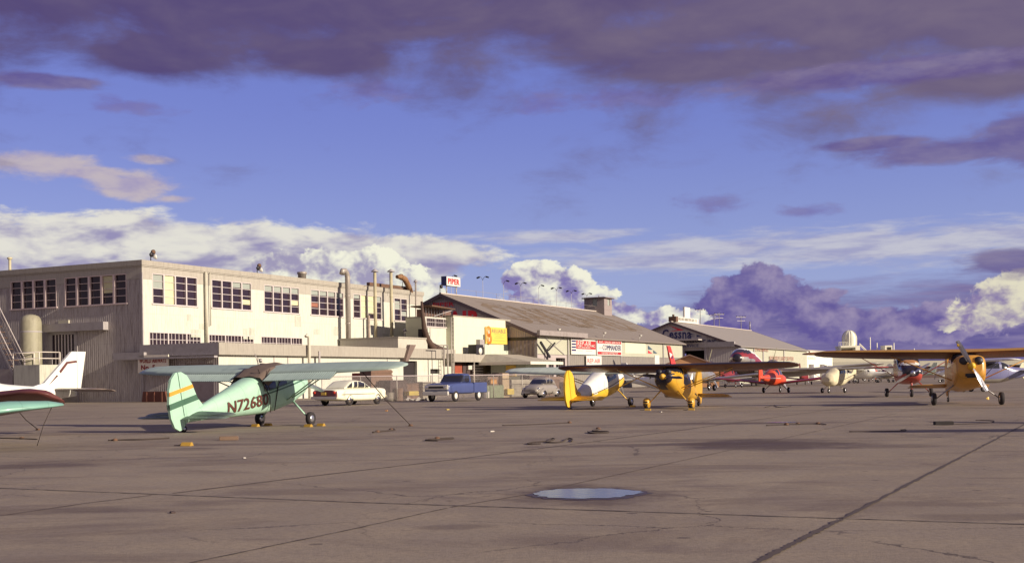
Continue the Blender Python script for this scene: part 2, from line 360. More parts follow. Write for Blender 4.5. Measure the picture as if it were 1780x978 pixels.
# puddle
def water():
    m = bpy.data.materials.new('puddle_water'); m.use_nodes = True; t = NT(m.node_tree); b = t.n['Principled BSDF']
    b.inputs['Base Color'].default_value = (.03, .024, .034, 1); b.inputs['Roughness'].default_value = .09; b.inputs['Specular IOR Level'].default_value = .1
    co = t.node('ShaderNodeTexCoord').outputs['Object']; bn = t.node('ShaderNodeBump'); bn.inputs['Strength'].default_value = .12; bn.inputs['Distance'].default_value = .01
    t.l.new(t.noise(co, 7, 2), bn.inputs['Height']); t.l.new(bn.outputs[0], b.inputs['Normal']); return m
def blob(name, px0, px1, py0, py1, mat, z, seed, grow=1.0, kind='structure'):
    a, b2 = ground(px0, (py0+py1)/2), ground(px1, (py0+py1)/2); c = (a+b2)/2; f0, f1 = ground(c.x*F/c.y+CX, py0), ground(c.x*F/c.y+CX, py1)
    rx, ry = (b2.x-a.x)/2*grow, (f0.y-f1.y)/2*grow; cy = (f0.y+f1.y)/2; N = 90; vs = [Vector((c.x, cy, z))]
    for i in range(N):
        t = 2*math.pi*i/N; k = 1+.24*mnoise.noise(Vector((math.cos(t)*1.6+seed, math.sin(t)*1.6, 0)))+.12*mnoise.noise(Vector((math.cos(t)*6+seed, math.sin(t)*6, 0)))
        k *= 1+.10*abs(math.cos(t))**8
        vs.append(Vector((c.x+math.cos(t)*rx*k, cy+math.sin(t)*ry*k, z)))
    m = MB(); m.add(vs, [(0, 1+i, 1+(i+1) % N) for i in range(N)]); o = m.build(name, mat, recalc=False); o['kind'] = kind; return o
blob('wet_margin', 912, 1125, 848, 869, pbr('wet_concrete', (.07, .05, .055), .45, var=.3, vscale=8, spec=.15), .004, 3, 1.03)
blob('puddle_water', 920, 1116, 848.8, 867.0, water(), .008, 3.1, .98)
blob('puddle_water', 1330, 1385, 732.8, 734.4, water(), .008, 9, 1)
# far hills
hm = MB(); rnd = random.Random(3); prof = []
for i in range(121):
    x = -5200+i*100; h = 40+55*(mnoise.noise(Vector((x/900, 1.3, 0)))+.3)+14*mnoise.noise(Vector((x/160, 5, 0)))
    h = max(6, h)*(.55+.6*max(0, min(1, (x+200)/2500))); prof.append((x, h))
vs = [];
for x, h in prof: vs += [(x, 6500, -2), (x, 6900, h), (x, 7700, -2)]
hm.add(vs, [(3*i+k, 3*i+3+k, 3*i+4+k, 3*i+1+k) for i in range(120) for k in (0, 1)], 0, True)
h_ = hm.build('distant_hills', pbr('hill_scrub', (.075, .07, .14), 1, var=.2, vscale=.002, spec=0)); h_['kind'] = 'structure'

# ---------------------------------------------------------------- building frame
C0 = ground(250, 698)
wx, _ = ray(1915, 646); WV = Vector((wx, 1, 0)).normalized(); NV = Vector((WV.y, -WV.x, 0)); WANG = math.atan2(WV.y, WV.x)
def onface(px, py, o):
    x, k = ray(px, py); d = Vector((x, 1, 0)); Y = (o+C0.dot(NV))/d.dot(NV); return (d*Y-C0).dot(WV), H+k*Y
def onleft(px, py, t):
    x, k = ray(px, py); d = Vector((x, 1, 0)); Y = (t+C0.dot(WV))/d.dot(WV); return (d*Y-C0).dot(NV), H+k*Y
def bframe(name, label, cat, t=0, o=0, group=None):
    p = C0+WV*t+NV*o; e = empty(name, (p.x, p.y, 0), WANG, label, cat, group); e['_t'] = t; e['_o'] = o; return e
def loc2(e, t, o): return t-e['_t'], -(o-e['_o'])

def wall(mb, axis, pos, u0, u1, z0, z1, holes=(), depth=.14, out=-1, mi=0):
    """sheet wall with real openings; axis X: runs along x at y=pos, outward -y. axis Y: runs along y at x=pos, outward -x"""
    us = sorted({u0, u1, *[h[0] for h in holes], *[h[1] for h in holes]}); zs = sorted({z0, z1, *[h[2] for h in holes], *[h[3] for h in holes]})
    def q(u, d, z): return (u, pos+d, z) if axis == 'X' else (pos+d, u, z)
    for a, b in zip(us, us[1:]):
        for c, d in zip(zs, zs[1:]):
            mu, mz = (a+b)/2, (c+d)/2
            if any(h[0] < mu < h[1] and h[2] < mz < h[3] for h in holes): continue
            mb.add([q(a, 0, c), q(b, 0, c), q(b, 0, d), q(a, 0, d)], [(0, 1, 2, 3)], mi)
    for h in holes:
        a, b, c, d = h
        for e in (((a, c), (b, c)), ((b, c), (b, d)), ((b, d), (a, d)), ((a, d), (a, c))):
            (p0, p1), (p2, p3) = e; mb.add([q(p0, 0, p1), q(p2, 0, p3), q(p2, depth, p3), q(p0, depth, p1)], [(0, 1, 2, 3)], mi)
def window(parent, axis, pos, u0, u1, z0, z1, cols, rows, depth=.1, wd=.11, thin=.045, mull=None, major=None, frame=.07, label=None):
    m = MB()
    def B(a, b, c, d, y0, y1): m.bx(a, b, pos+y0, pos+y1, c, d) if axis == 'X' else m.bx(pos+y0, pos+y1, a, b, c, d)
    B(u0-.1, u1+.1, z0-.12, z0, -.09, depth); B(u0, u1, z1-frame, z1, -.02, depth)
    B(u0, u0+frame, z0, z1-frame, -.02, depth); B(u1-frame, u1, z0, z1-frame, -.02, depth)
    for i in range(1, cols):
        u = u0+(u1-u0)*i/cols; big = (major is None) or i % major == 0; k = wd if big else thin
        B(u-k/2, u+k/2, z0, z1-frame, -.03 if big else .03, depth)
    for j in range(1, rows):
        z = z0+(z1-z0)*j/rows; B(u0+frame, u1-frame, z-.022, z+.022, .045, depth)
    w_ = m.build('window', mull or M_mull, parent)
    g = MB()
    if axis == 'X': g.bx(u0, u1, pos+depth, pos+depth+.03, z0, z1)
    else: g.bx(pos+depth, pos+depth+.03, u0, u1, z0, z1)
    g.build('pane', M_glass, w_)
    return w_

# ---------------------------------------------------------------- main two storey building
HM = onface(250, 452, 0)[1]; T1 = onface(735, 560, 0)[0]; DEPTH = 26
main = bframe('two_storey_building', 'long two storey corrugated metal building with bands of dark windows and cream sunlit side', 'building')
def rect_face(x0, x1, y0, y1, o=0):
    xm = (x0+x1)/2; t0, t1 = onface(x0, y0, o)[0], onface(x1, y0, o)[0]; return t0, t1
def zface(px, py, o=0): return onface(px, py, o)[1]
zu0, zu1 = zface(304, 529.3), zface(304, 478.5); zl0, zl1 = zface(304, 603), zface(304, 578)
FB = zface(255, 485)
up = [(265, 343), (368, 437), (459, 520), (540, 597), (613.7, 663), (685, 707.5)]
lo = [(259.5, 349), (363, 441), (454, 525.5)]
H_up = [(onface(a, 520, 0)[0], onface(b, 520, 0)[0], zu0, zu1) for a, b in up]
H_lo = [(onface(a, 590, 0)[0], onface(b, 590, 0)[0], zl0, zl1) for a, b in lo]
mb = MB(); wall(mb, 'X', 0, 0, T1, 0, FB, []) if 0 else None
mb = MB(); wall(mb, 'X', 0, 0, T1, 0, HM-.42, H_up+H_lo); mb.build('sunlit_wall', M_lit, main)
def ul(px, py): 
    o, z = onleft(px, py, 0); return -o, z
lw = [(18.5, 98, 4), (112.5, 220, 5)]
zL0 = ul(120, 531.5)[1]; zL1 = ul(120, 482.3)[1]
H_l = [(ul(b, 500)[0], ul(a, 500)[0], zL0, zL1) for a, b, _ in lw]
dd0, dd1 = ul(135, 600)[0], ul(86, 600)[0]; dz1 = ul(110, 574)[1]
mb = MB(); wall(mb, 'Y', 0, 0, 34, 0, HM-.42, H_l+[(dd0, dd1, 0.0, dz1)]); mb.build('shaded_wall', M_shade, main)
# fascia band: painted sheet, 6 cm proud, with a gutter lip
mb = MB(); z2 = HM-1.0; zb = FB
wall(mb, 'X', -.025, -.025, T1+.05, FB, HM-.42, [(p, q, FB, s_) for p, q, r_, s_ in H_up], .02); wall(mb, 'Y', -.025, -.025, 34, FB, HM-.42, [(p, q, FB, s_) for p, q, r_, s_ in H_l], .02); mb.bx(-.1, T1+.06, -.1, -.03, HM-.52, HM-.42); mb.bx(-.1, -.03, -.03, 34, HM-.52, HM-.42); mb.build('eaves_board', pbr('eaves_board_paint', (.40, .37, .32), .7, dirt=.3, streak=True), main)
mb = MB(); mb.bx(-.16, T1+.12, -.16, .2, HM-.42, HM); mb.bx(-.16, .2, .2, 34, HM-.42, HM); mb.build('roof_parapet', M_fascia, main)
mb = MB(); mb.bx(.2, T1, .2, 34, HM-.5, HM-.3); mb.build('roof', M_roof, main)
mb = MB(); mb.bx(T1-.02, T1+.06, 0, 34, 0, HM-.42); mb.bx(0.3, T1, 33.9, 34, 0, HM-.42); mb.build('rear_wall', M_shade, main)
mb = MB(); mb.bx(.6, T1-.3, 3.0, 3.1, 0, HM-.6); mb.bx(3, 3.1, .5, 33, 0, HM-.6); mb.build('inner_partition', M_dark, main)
for (a, b, c, d), (x0, x1) in zip(H_up, up):
    window(main, 'X', 0, a, b, c, d, 2 if x0 > 680 else 4 if x0 < 610 or 1 else 3, 4, .14, .14)
for h in H_lo: window(main, 'X', 0, *h, 14, 2, .14, .13, .05, major=5)
for h, (_, _, n) in zip(H_l, lw): window(main, 'Y', 0, *h, n, 4, .16, .22, mull=pbr('pale_mullion', (.62, .5, .48), .6))
# blinds seen behind panes (light ones)
def blind(axis, u0, u1, z0, z1, mat=M_blind, pos=0.10):
    m = MB()
    if axis == 'X': m.bx(u0, u1, pos, pos+.03, z0, z1)
    else: m.bx(pos, pos+.03, u0, u1, z0, z1)
    m.build('blind', mat, main)
Mb2 = pbr('pale_blind', (.6, .58, .36), .8); Mb3 = pbr('grey_blind', (.3, .33, .3), .8)
def col(i, c, f0=0.0, f1=1.0, mat=M_blind, n=4):
    a, b, z0, z1 = H_up[i]; k = (b-a)/n; blind('X', a+k*c+.1, a+k*(c+1)-.1, z0+(z1-z0)*f0+.03, z0+(z1-z0)*f1-.08, mat)
col(0, 0, .5, 1, Mb3); col(0, 1, .0, 1, Mb2); col(1, 2, .78, 1, Mb3); col(1, 3, .76, 1, Mb3); col(1, 3, .18, .4, Mb2)
for c in range(4): col(2, c, .76, 1, Mb3)
col(2, 3, .3, .52, Mb2)
for c in range(4): col(3, c, .78, 1, Mb3)
col(3, 0, .3, .5, pbr('reddish_blind', (.3, .12, .08), .8)); col(4, 0, .8, 1, Mb3); col(4, 1, 0, 1, Mb2); col(4, 2, .2, 1, Mb2); col(4, 3, .7, 1, Mb3); col(5, 0, .5, .9, Mb3, 2); col(5, 1, .2, .45, Mb3, 2)
a, b, z0, z1 = H_l[1]; blind('Y', a+(b-a)*.22, a+(b-a)*.38, z0+.9, z1-.1, Mb2, .12)
# sliding door on the shaded wall
d0 = onleft(135, 600, 0)[0]; m = MB()
zt = dz1
for u in (dd0, dd1-.35): m.bx(-.06, .1, u, u+.35, 0, zt)
m.bx(-.06, .1, dd0, dd1, zt-.35, zt); m.bx(-.05, .1, dd0, dd1, 0, zt*.42)
door = m.build('hangar_door', M_trim, main)
m = MB()
for i in range(1, 7):
    u = dd0+.35+(dd1-dd0-.7)*i/7; m.bx(-.02, .05, u-.05, u+.05, zt*.42, zt-.35)
m.build('glazing_bars', M_mull, door)
MB().bx(.06, .1, dd0+.3, dd1-.3, zt*.4, zt-.3).build('pane', M_glass, door)
u1_, zz = ul(81, 565); u0_, _ = ul(188, 560)
MB().bx(-.55, 0, u0_, u1_, dz1-.12, dz1+.55).build('door_track_cover', M_trim, main)
a_, b_ = ul(121, 560)[0], ul(103, 560)[0]; MB().bx(-.12, 0, a_, b_, ul(112, 564)[1], ul(112, 556.5)[1]).build('wall_plate', pbr('cream_plate', (.5, .47, .36), .6), main)
# horizontal battens and ribs near the corner
MB().bx(-.1, 0, -.1, .12, 0, HM-1.0).build('corner_trim', M_trim, main)
m = MB(); rnd = random.Random(5)
for i in range(12):
    t_ = rnd.uniform(1, T1-2); z_ = rnd.choice([FB-3.2, FB-4.6, zl1+.4]); m.bx(t_, t_+rnd.uniform(.5, 1.3), -.012, -.002, z_, z_+rnd.uniform(.4, 1.1))
m.build('patch_panels', pbr('patch_panel_paint', (.5, .5, .42), .7, dirt=.5, streak=True), main)['kind'] = 'stuff'
# downpipes on the sunlit wall
for px in (355.5, 363):
    t = onface(px, 540, 0)[0]; m = MB(); r = .13 if px < 360 else .05
    m.bar((t, -.2, onface(px, 596 if px < 360 else 566, 0)[1]), (t, -.2, HM-.45), r); m.build('downpipe', pbr('downpipe_paint', (.5, .47, .38), .55, dirt=.3), main)
# big duct box by the stairs
so_ = onleft(53, 600, -1.2)
def lbox(name, label, cat, px0, px1, py0, py1, t, dep, mat, grp=None):
    o0, z0 = onleft(px0, py1, t); o1, z1 = onleft(px1, py0, t); e = bframe(name, label, cat, t, (o0+o1)/2, grp); return e, abs(o1-o0), z0, z1
e, wd, z0, z1 = lbox('ventilation_duct', 'tall pale round topped duct standing against the shaded wall beside the stairs', 'duct', 42, 66, 545, 640, -1.6, 1, M_galv)
m = MB(); r_ = wd/2; m.lathe([(r_, .2), (r_, z1-r_*.9), (r_*.93, z1-r_*.5), (r_*.75, z1-r_*.22), (r_*.4, z1-.06), (0, z1)], n=28); m.build('duct_shell', pbr('duct_paint', (.3, .28, .2), .6, var=.25, dirt=.5, streak=True), e)
MB().lathe([(wd/2*1.01, 0), (wd/2*1.02, .06), (wd/2*1.01, .12)], (0, 0, z0+3), n=28).build('duct_band', M_trim, e)
# outside stairs with landing
st = bframe('steel_staircase', 'steel outside staircase climbing the shaded wall at the left edge', 'staircase', -2.6, 0)
m = MB(); 
s0, sz0 = onleft(42, 625, -2.6); s1, sz1 = onleft(-60, 528, -2.6); y0, y1 = -s0, -s1; sz0 = 2.6
slope = (onleft(0, 560, -2.6)[1]-sz0)/(-onleft(0, 560, -2.6)[0]-y0)
N = 22
for i in range(N):
    y = y0+.32*i; z = sz0+slope*.32*i; m.bx(-1.1, 0, y, y+.3, z, z+.05)
m.build('treads', M_rust, st)
for sx in (-1.15, .02):
    MB().prism([(y0, sz0-.35), (y0, sz0), (y0+.32*N, sz0+slope*.32*N), (y0+.32*N, sz0+slope*.32*N-.35)], 'X', sx, sx+.08).build('stringer', M_trim, st)
    m = MB()
    for i in range(0, N, 5): m.bar((sx+.04, y0+.32*i, sz0+slope*.32*i), (sx+.04, y0+.32*i, sz0+slope*.32*i+1.1), .035)
    for dzz in (.6, 1.1): m.bar((sx+.04, y0, sz0+dzz), (sx+.04, y0+.32*N, sz0+slope*.32*N+dzz), .045)
    m.build('handrail', pbr('handrail_paint', (.42, .37, .37), .5), st)
pl = bframe('landing_platform', 'pale panelled landing platform with white railing under the staircase', 'platform', -4.2, onleft(46, 640, -4.2)[0])
pw = onleft(69, 640, -4.2)[0]-onleft(24, 640, -4.2)[0]; ph = onleft(46, 634, -4.2)[1]; pt = onleft(46, 612, -4.2)[1]
MB().bx(0, 2.2, -pw/2, pw/2, 0, ph).build('panel_skirt', pbr('pale_panel', (.5, .5, .42), .7, var=.15, dirt=.35, streak=True), pl)
m = MB(); Mw = pbr('white_rail', (.68, .62, .55), .5)
for y in (-pw/2, pw/2): m.bar((0, y, ph), (0, y, pt), .045); m.bar((2.1, y, ph), (2.1, y, pt), .045)
for z in (ph+(pt-ph)*.5, pt): m.bar((0, -pw/2, z), (0, pw/2, z), .04); [m.bar((0, y, z), (2.1, y, z), .04) for y in (-pw/2, pw/2)]
m.build('railing', Mw, pl)
sh = bframe('low_stone_wall', 'low shaded grey wall below the staircase', 'wall', -3.4, onleft(-30, 680, -3.4)[0]); hh = onleft(10, 641, -3.4)[1]
MB().bx(0, 1, -onleft(22, 660, -3.4)[0]+sh['_o'], -onleft(-120, 660, -3.4)[0]+sh['_o'], 0, hh).build('wall_body', pbr('grey_render', (.32, .28, .27), .8, dirt=.3), sh)
# roof details
for px, py in ((262, 445), (447, 468)):
    t, z = onface(px, py, .1); e = bframe('rooftop_floodlight', 'small cluster of dark and white floodlights on the roof edge '+('at the near corner' if px < 300 else 'above the third upper window'), 'floodlight', t, .1, 'roof edge floodlights')
    m = MB().bar((0, 0, HM), (0, 0, z+.1), .04); m.build('post', M_black, e)
    for i, (dx_, dz_) in enumerate(((-.22, .12), (.18, -.08), (0, .32))):
        m = MB(); m.lathe([(.06, 0), (.2, .16), (.21, .26), (0, .27)], (0, 0, 0), 'Z', 12); r_ = Matrix.Rotation(R([100, 70, 130][i]), 4, 'X') @ Matrix.Rotation(R(i*50), 4, 'Y')
        m.build('lamp_head', [M_black, M_white, M_rust][i], e, Matrix.Translation((dx_, -.1, z+dz_)) @ r_)
t, z = onface(525, 480, -3); e = bframe('roof_vent', 'short white and grey drum vent on the flat roof', 'vent', t, -3)
MB().lathe([(0, HM-.35), (.42, HM-.35), (.42, z+.2), (.5, z+.22), (.5, z+.42), (0, z+.5)], n=16).build('drum', M_galv, e)
o_, z = onleft(17, 450, 3); e = bframe('roof_flue', 'thin pale flue on the flat roof at the left edge', 'flue', 3, o_)
MB().bar((0, 0, HM-.4), (0, 0, z), .13).build('flue_pipe', M_pipey, e); MB().lathe([(.22, z-.02), (.24, z+.12), (0, z+.2)], n=12).build('cowl', M_pipey, e)

# ---------------------------------------------------------------- single storey annex with flat fascia
OA = 7.7
for _ in range(60): OA += onface(379.5, 600, OA)[0]*.3
annex = bframe('single_storey_annex', 'low cream annex with a deep grey fascia in front of the two storey building', 'building', 0, OA)
zf1 = zface(379.5, 595, OA); zf0 = zface(379.5, 615, OA); TA = onface(786, 640, OA)[0]
og = [(onface(701, 640, OA)[0], onface(725, 640, OA)[0], 0, zface(713, 627, OA)), (onface(748, 645, OA)[0], onface(764, 645, OA)[0], zface(756, 649, OA), zface(756, 641, OA))]
m = MB(); wall(m, 'X', 0, 0, TA, 0, zf0, og, .3); m.build('front_wall', M_lit, annex)
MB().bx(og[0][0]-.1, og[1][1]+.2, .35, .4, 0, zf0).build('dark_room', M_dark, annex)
m = MB(); wall(m, 'Y', 0, 0, OA-.1, 0, zf0, [(.6, 3.4, 0, 3.0)], .25); m.build('side_wall', M_shade, annex)
MB().bx(.25, .3, .6, 3.4, 0, 3.0).build('side_door', pbr('side_door_paint', (.33, .28, .28), .6, dirt=.3), annex)
MB().bx(-.35, TA, -.35, OA-.15, zf0, zf1-.02).build('roof', M_roof, annex)
m = MB(); m.bx(-.45, TA, -.45, -.35, zf0-.05, zf1); m.build('fascia', M_fascia, annex)
MB().bx(-.45, -.35, -.35, OA-.05, zf0-.05, zf1).build('side_fascia', M_trim, annex)
# hood carried past the corner of the two storey building
MB().bx(-.75, -.45, OA-.6-.2, OA+2.6, zf0-.12, zf0+.3).bx(-.85, -.46, -.3, OA+2.4, zf0-.28, zf0-.12).build('door_rail_hood', M_trim, annex)
# wall ribs on sunlit wall
m = MB()
for px in (448, 476, 500, 548, 673): t = onface(px, 630, OA)[0]; m.bx(t-.04, t+.04, -.05, 0, 0, zf0)
m.build('wall_battens', M_trim, annex)
m = MB(); t = onface(535.5, 600, OA+.6)[0]; m.path([(t, -.7, 0), (t, -.7, zface(535, 586, OA+.6)), (t-.25, -.7, zface(535, 582, OA+.6)), (t-.45, -.7, zface(535, 585, OA+.6))], .13, 10)
m.build('vent_pipe', pbr('white_pipe', (.62, .58, .48), .5), annex)
t = onface(547, 625, OA)[0]; MB().bx(t-.1, t+.1, -.55, -.46, zf0-1.7, zf0+.4).build('wall_lamp_box', M_trim, annex)
# tilted rusty hatch on the fascia
t, z = onface(712, 612, OA+.6); e = bframe('tilted_roof_hatch', 'brown sheet metal hatch propped open on the annex fascia', 'hatch', t, OA+.6)
MB().prism([(-1.0, z-.9), (-.5, z-.9), (1.0, z+.75), (-.1, z+.75)], 'Y', -.15, .25).build('hatch_sheet', pbr('brown_sheet', (.17, .12, .1), .7, var=.3), e)
# penthouse on annex roof
OP = OA-.6; pt0 = onface(692, 600, OP)[0]; pt1 = onface(743, 600, OP)[0]; pz1 = zface(692, 585.5, OP)
ph_ = bframe('roof_plant_room', 'plain pale box shaped plant room on the annex roof below the flues', 'plant room', pt0, OP)
m = MB(); m.bx(0, pt1-pt0, .0, OP-.3, zf1-.02, pz1-.1); m.build('walls', pbr('plant_room_paint', (.5, .47, .4), .7, dirt=.35, dirtcol=(.2, .14, .11), streak=True), ph_)
MB().bx(-.08, pt1-pt0+.08, -.08, OP-.25, pz1-.1, pz1+.05).build('roof_edge', M_fascia, ph_)
# flues
def flue(name, label, px, py0, py1, r, kind, o, mat, grp=None):
    t, z1 = onface(px, py1, o); z0 = min(zface(px, py0, o), z1-1); z0 = max(zf1-.1, z0-1.6); e = bframe(name, label, 'flue', t, o, grp); m = MB()
    if kind == 'goose': m.path([(0, 0, z0), (0, 0, z1-.5), (-.12, 0, z1-.12), (-.45, 0, z1+.12), (-.85, 0, z1+.08), (-1.0, 0, z1-.25)], r, 14)
    else: m.bar((0, 0, z0), (0, 0, z1), r, n=12)
    m.build('flue_pipe', mat, e)
    if kind == 'cap':
        m = MB(); m.lathe([(0, z1+.42), (.06, z1+.4), (r*2.3, z1+.16), (r*2.3, z1+.1), (0, z1+.12)], n=12); m.build('rain_cap', M_trim, e)
        MB().bar((0, 0, z1), (0, 0, z1+.15), r*.8).build('cap_stem', M_trim, e)
    m = MB()
    for k in (.35, .7): z = z0+(z1-z0)*k; m.lathe([(r+.02, z-.05), (r+.035, z), (r+.02, z+.05)], n=12)
    m.bar((0, .1, zu1+.9), (0, o-.02, zu1+.9), .025)
    m.build('joint_bands', mat, e)
flue('gooseneck_flue', 'thick grey flue with a gooseneck top on the sunlit wall', 604, 588, 473, .27, 'goose', 1.1, M_galv)
flue('capped_flue', 'pale capped flue nearer the gooseneck flue', 651.5, 586, 474, .17, 'cap', 1.1, M_pipey, 'capped flues')
flue('capped_flue', 'pale yellowish capped flue right of the other capped flue', 679.5, 586, 474, .18, 'cap', 1.1, M_pipey, 'capped flues')
flue('thin_flue', 'thin dark flue at the far end of the sunlit wall', 722.5, 588, 492, .1, 'cap', .9, M_galv)
flue('thin_flue', 'short thin rust stained vent pipe beside the first capped flue', 641, 586, 548, .12, 'plain', .7, pbr('stained_pipe', (.35, .27, .22), .6, dirt=.6))
flue('stub_vent', 'short dark capped stub vent below the last window', 703.5, 586, 577, .1, 'cap', 2.2, M_steel)
# dark brown gantry beam on roof
t0, z = onface(640, 494, -.5); t1, _ = onface(706, 503, -.5)
e = bframe('roof_beam', 'dark rusty beam lying along the roof edge behind the flues', 'beam', t0, -.5); MB().bx(0, t1-t0, -.2, .2, HM+.05, HM+.45).build('beam_body', M_rust, e)
# rusty bent blower duct across roof and down the end
e = bframe('rusty_blower_duct', 'rusty bent blower duct poking up from the roof corner', 'duct', 0, 0)
def fp(px, py, o): t, z = onface(px, py, o); return (t, -o, z)
m = MB(); m.path([fp(690, 481, .3), fp(697, 481, .3), fp(704, 485, .3), fp(708, 493, .3), fp(713, 504, .0), fp(715, 516, -.4)], [.2, .3, .32, .31, .3, .3], 12)
for q in (fp(697, 481, .3), fp(706, 489, .3), fp(711, 499, .15)): m.lathe([(.33, -.05), (.36, 0), (.33, .05)], q, 'X', 12)
m.lathe([(0, 0), (.17, 0)], Vector(fp(689.6, 481, .3)), 'X', 10)
m.bar(fp(701, 484, .3), fp(699, 499, -.3), .035); m.build('duct_pipe', pbr('duct_rust', (.25, .13, .06), .75, var=.5, vscale=3, bump=.4, dirt=.5, dirtcol=(.08, .04, .03)), e)
e = bframe('rusty_chute', 'long rusty chute running down in front of the linking block', 'chute', 0, 0)
def fq(px, py, dt=.8):
    t, z = onface(px, py, 0); return (t, 0, z)
m = MB(); m.path([fp(733, 524, 6.8), fp(734.5, 545, 7), fp(737.5, 570, 7.1), fp(743, 590, 7.2), fp(750, 602, 7.3), fp(763, 608, 7.3), fp(780, 610, 7.3)], [.16, .26, .34, .42, .5, .45, .25], 4); m.build('chute_body', pbr('dark_chute_rust', (.085, .05, .038), .85, var=.5, vscale=5, bump=.6), e)

# ---------------------------------------------------------------- linking block with canopy
OL = OA-1.3; TL = onface(737.5, 560, OL)[0]; lk = bframe('linking_block', 'cream linking block with a dark window band and open canopy before the big hangar', 'building', TL, OL)
T2 = onface(789, 560, OL)[0]; L = T2-TL; zw1 = zface(760, 553, OL); zw0 = zface(760, 567.5, OL); zc = zface(736, 531, OL)
m = MB(); wall(m, 'X', 0, 0, L, 0, zw1+.1, [(.4, L-.5, zw0, zw1)], .2); m.build('front_wall', M_lit, lk)
window(lk, 'X', 0, .4, L-.5, zw0, zw1, 12, 2, .16, .08, .03, major=4)
MB().bx(0, L, .35, .9, zw1+.1, zc-.35).build('recessed_loft', pbr('brown_boards', (.16, .09, .07), .8, var=.3, dirt=.3), lk)
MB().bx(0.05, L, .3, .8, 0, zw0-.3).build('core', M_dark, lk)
m = MB(); za = zface(737, 529.5, OL+.6)
m.prism([(-.4, za-.13), (L*.72, za-.28), (L*.72, za-.18), (-.4, za)], 'Y', -1.2, 1.4); m.build('canopy', M_rust, lk)
m = MB()
for i in range(8): x = .2+i*L*.09; m.bar((x, -.1, zw1+.1), (x, -.1, za-.2), .04, n=4)
m.bar((L*.3, -.1, zw1+.2), (L*.7, -1.0, za-.3), .05, n=4); m.build('canopy_props', M_steel, lk)

# ---------------------------------------------------------------- white box building with yellow sign
OW = OA-.4; bt0 = onface(788.5, 600, OW)[0]; bt1 = onface(887, 600, OW)[0]; bz = zface(838, 553.3, OW)
wb = bframe('white_box_building', 'tall windowless white painted box building behind the yellow sign', 'building', bt0, OW); L = bt1-bt0
MB().bx(0, L, 0, 6, 0, bz).build('walls', corr('white_box_siding', (.66, .65, .5), 'X', .5, .2, (.36, .36, .3), .008), wb)
MB().bx(-.05, L+.05, -.05, 6.05, bz, bz+.12).build('coping', M_fascia, wb)
tt = onface(840.5, 580, OW)[0]-bt0; MB().bx(tt-.12, tt+.06, -.1, 0, 3.5, bz-1.8).build('downpipe', pbr('dark_pipe', (.16, .15, .13), .6), wb)
MB().bx(tt+.06, L-.02, -.03, 0, 3.4, zface(864, 598, OW)-.05).build('lower_panel', pbr('greenish_panel', (.52, .58, .47), .7, dirt=.25, streak=True), wb)
gx = onface(832, 596, OW)[0]-bt0; MB().bx(gx-.6, gx+.4, -.5, 0, zface(832, 603, OW), zface(832, 590, OW)).build('louvre_box', M_trim, wb)
t, z = onface(827, 606, OW+1.2); e = bframe('roof_fan_unit', 'black boxed fan unit on the shelter roof before the white box building', 'fan unit', t, OW+1.2)
MB().bx(-.8, .8, -.5, .5, 4.1, z+.45).build('housing', M_black, e); MB().lathe([(0, -.56), (.36, -.56), (.36, -.5)], (.1, 0, z-.25), 'Y', 14).build('fan_cowl', M_white, e)
# the yellow sign
st0, sz1 = onface(843.5, 563, OW+.12); st1, _ = onface(881.5, 566, OW+.12); sz0 = zface(862, 597.5, OW+.12)
sg = bframe('yellow_sign', 'yellow and orange RELIABLE sign on the white box building', 'sign', st0, OW+.12); L = st1-st0; hS = sz1-sz0-.25
MB().bx(0, L, -.03, .06, sz0, sz1-.3).build('board', [M_yellow], sg)
MB().bx(0, L*.2, -.045, -.03, sz0+hS*.1, sz1-.3).build('orange_band', pbr('sign_light_orange', (.75, .4, .1), .55), sg)
m = MB()
for i, zz in enumerate((.66, .22)): 
    m.lathe([(0, -.06), (L*.115, -.06), (L*.115, -.046)], (L*(.13+.02*i), 0, sz0+hS*zz+.1), 'Y', 20)
m.build('badges', M_orange, sg)
m = MB(); text_on(m, 'G', hS*.26, (L*.13, -.07, sz0+hS*.60), (1, 0, 0), bold=.03); text_on(m, '5', hS*.26, (L*.15, -.07, sz0+hS*.16), (1, 0, 0), bold=.03); m.build('badge_letters', M_white, sg)
m = MB(); text_on(m, 'RELIABLE', hS*.3, (L*.6, -.04, sz0+hS*.66), (1, 0, 0), width=L*.62, bold=.01); m.build('lettering', pbr('sign_grey_ink', (.17, .15, .12), .6), sg)
m = MB()
for zz, ww in ((.58, .4), (.46, .3), (.36, .42), (.2, .58)): m.bx(L*(.6-ww/2), L*(.6+ww/2), -.04, -.031, sz0+hS*zz-.03, sz0+hS*zz+.03)
m.build('small_print_lines', pbr('sign_faint_ink', (.5, .36, .1), .6), sg)

# ---------------------------------------------------------------- lattice ladder mast
t, z = onface(786, 551, OA+1.6); e = bframe('ladder_mast', 'tall thin ladder mast standing at the shelter corner', 'mast', t, OA+1.6)
for x in (-.25, .25): MB().bar((x, 0, 0), (x, 0, z), .06).build('rail', M_galv, e)
m = MB()
for i in range(int(z/.4)): m.bar((-.25, 0, .4*i+.2), (.25, 0, .4*i+.2), .025, n=4)
m.build('rungs', M_galv, e)
t, z = onface(778, 600, OA+1.9); e = bframe('open_frame_post', 'short open steel frame post left of the ladder mast', 'frame', t, OA+1.9)
m = MB(); [m.bar((x, 0, 0), (x, 0, z), .07, n=6) for x in (-.8, 0)]; m.bar((-2, 0, z), (0, 0, z), .06, n=6); m.build('frame_bars', M_galv, e)

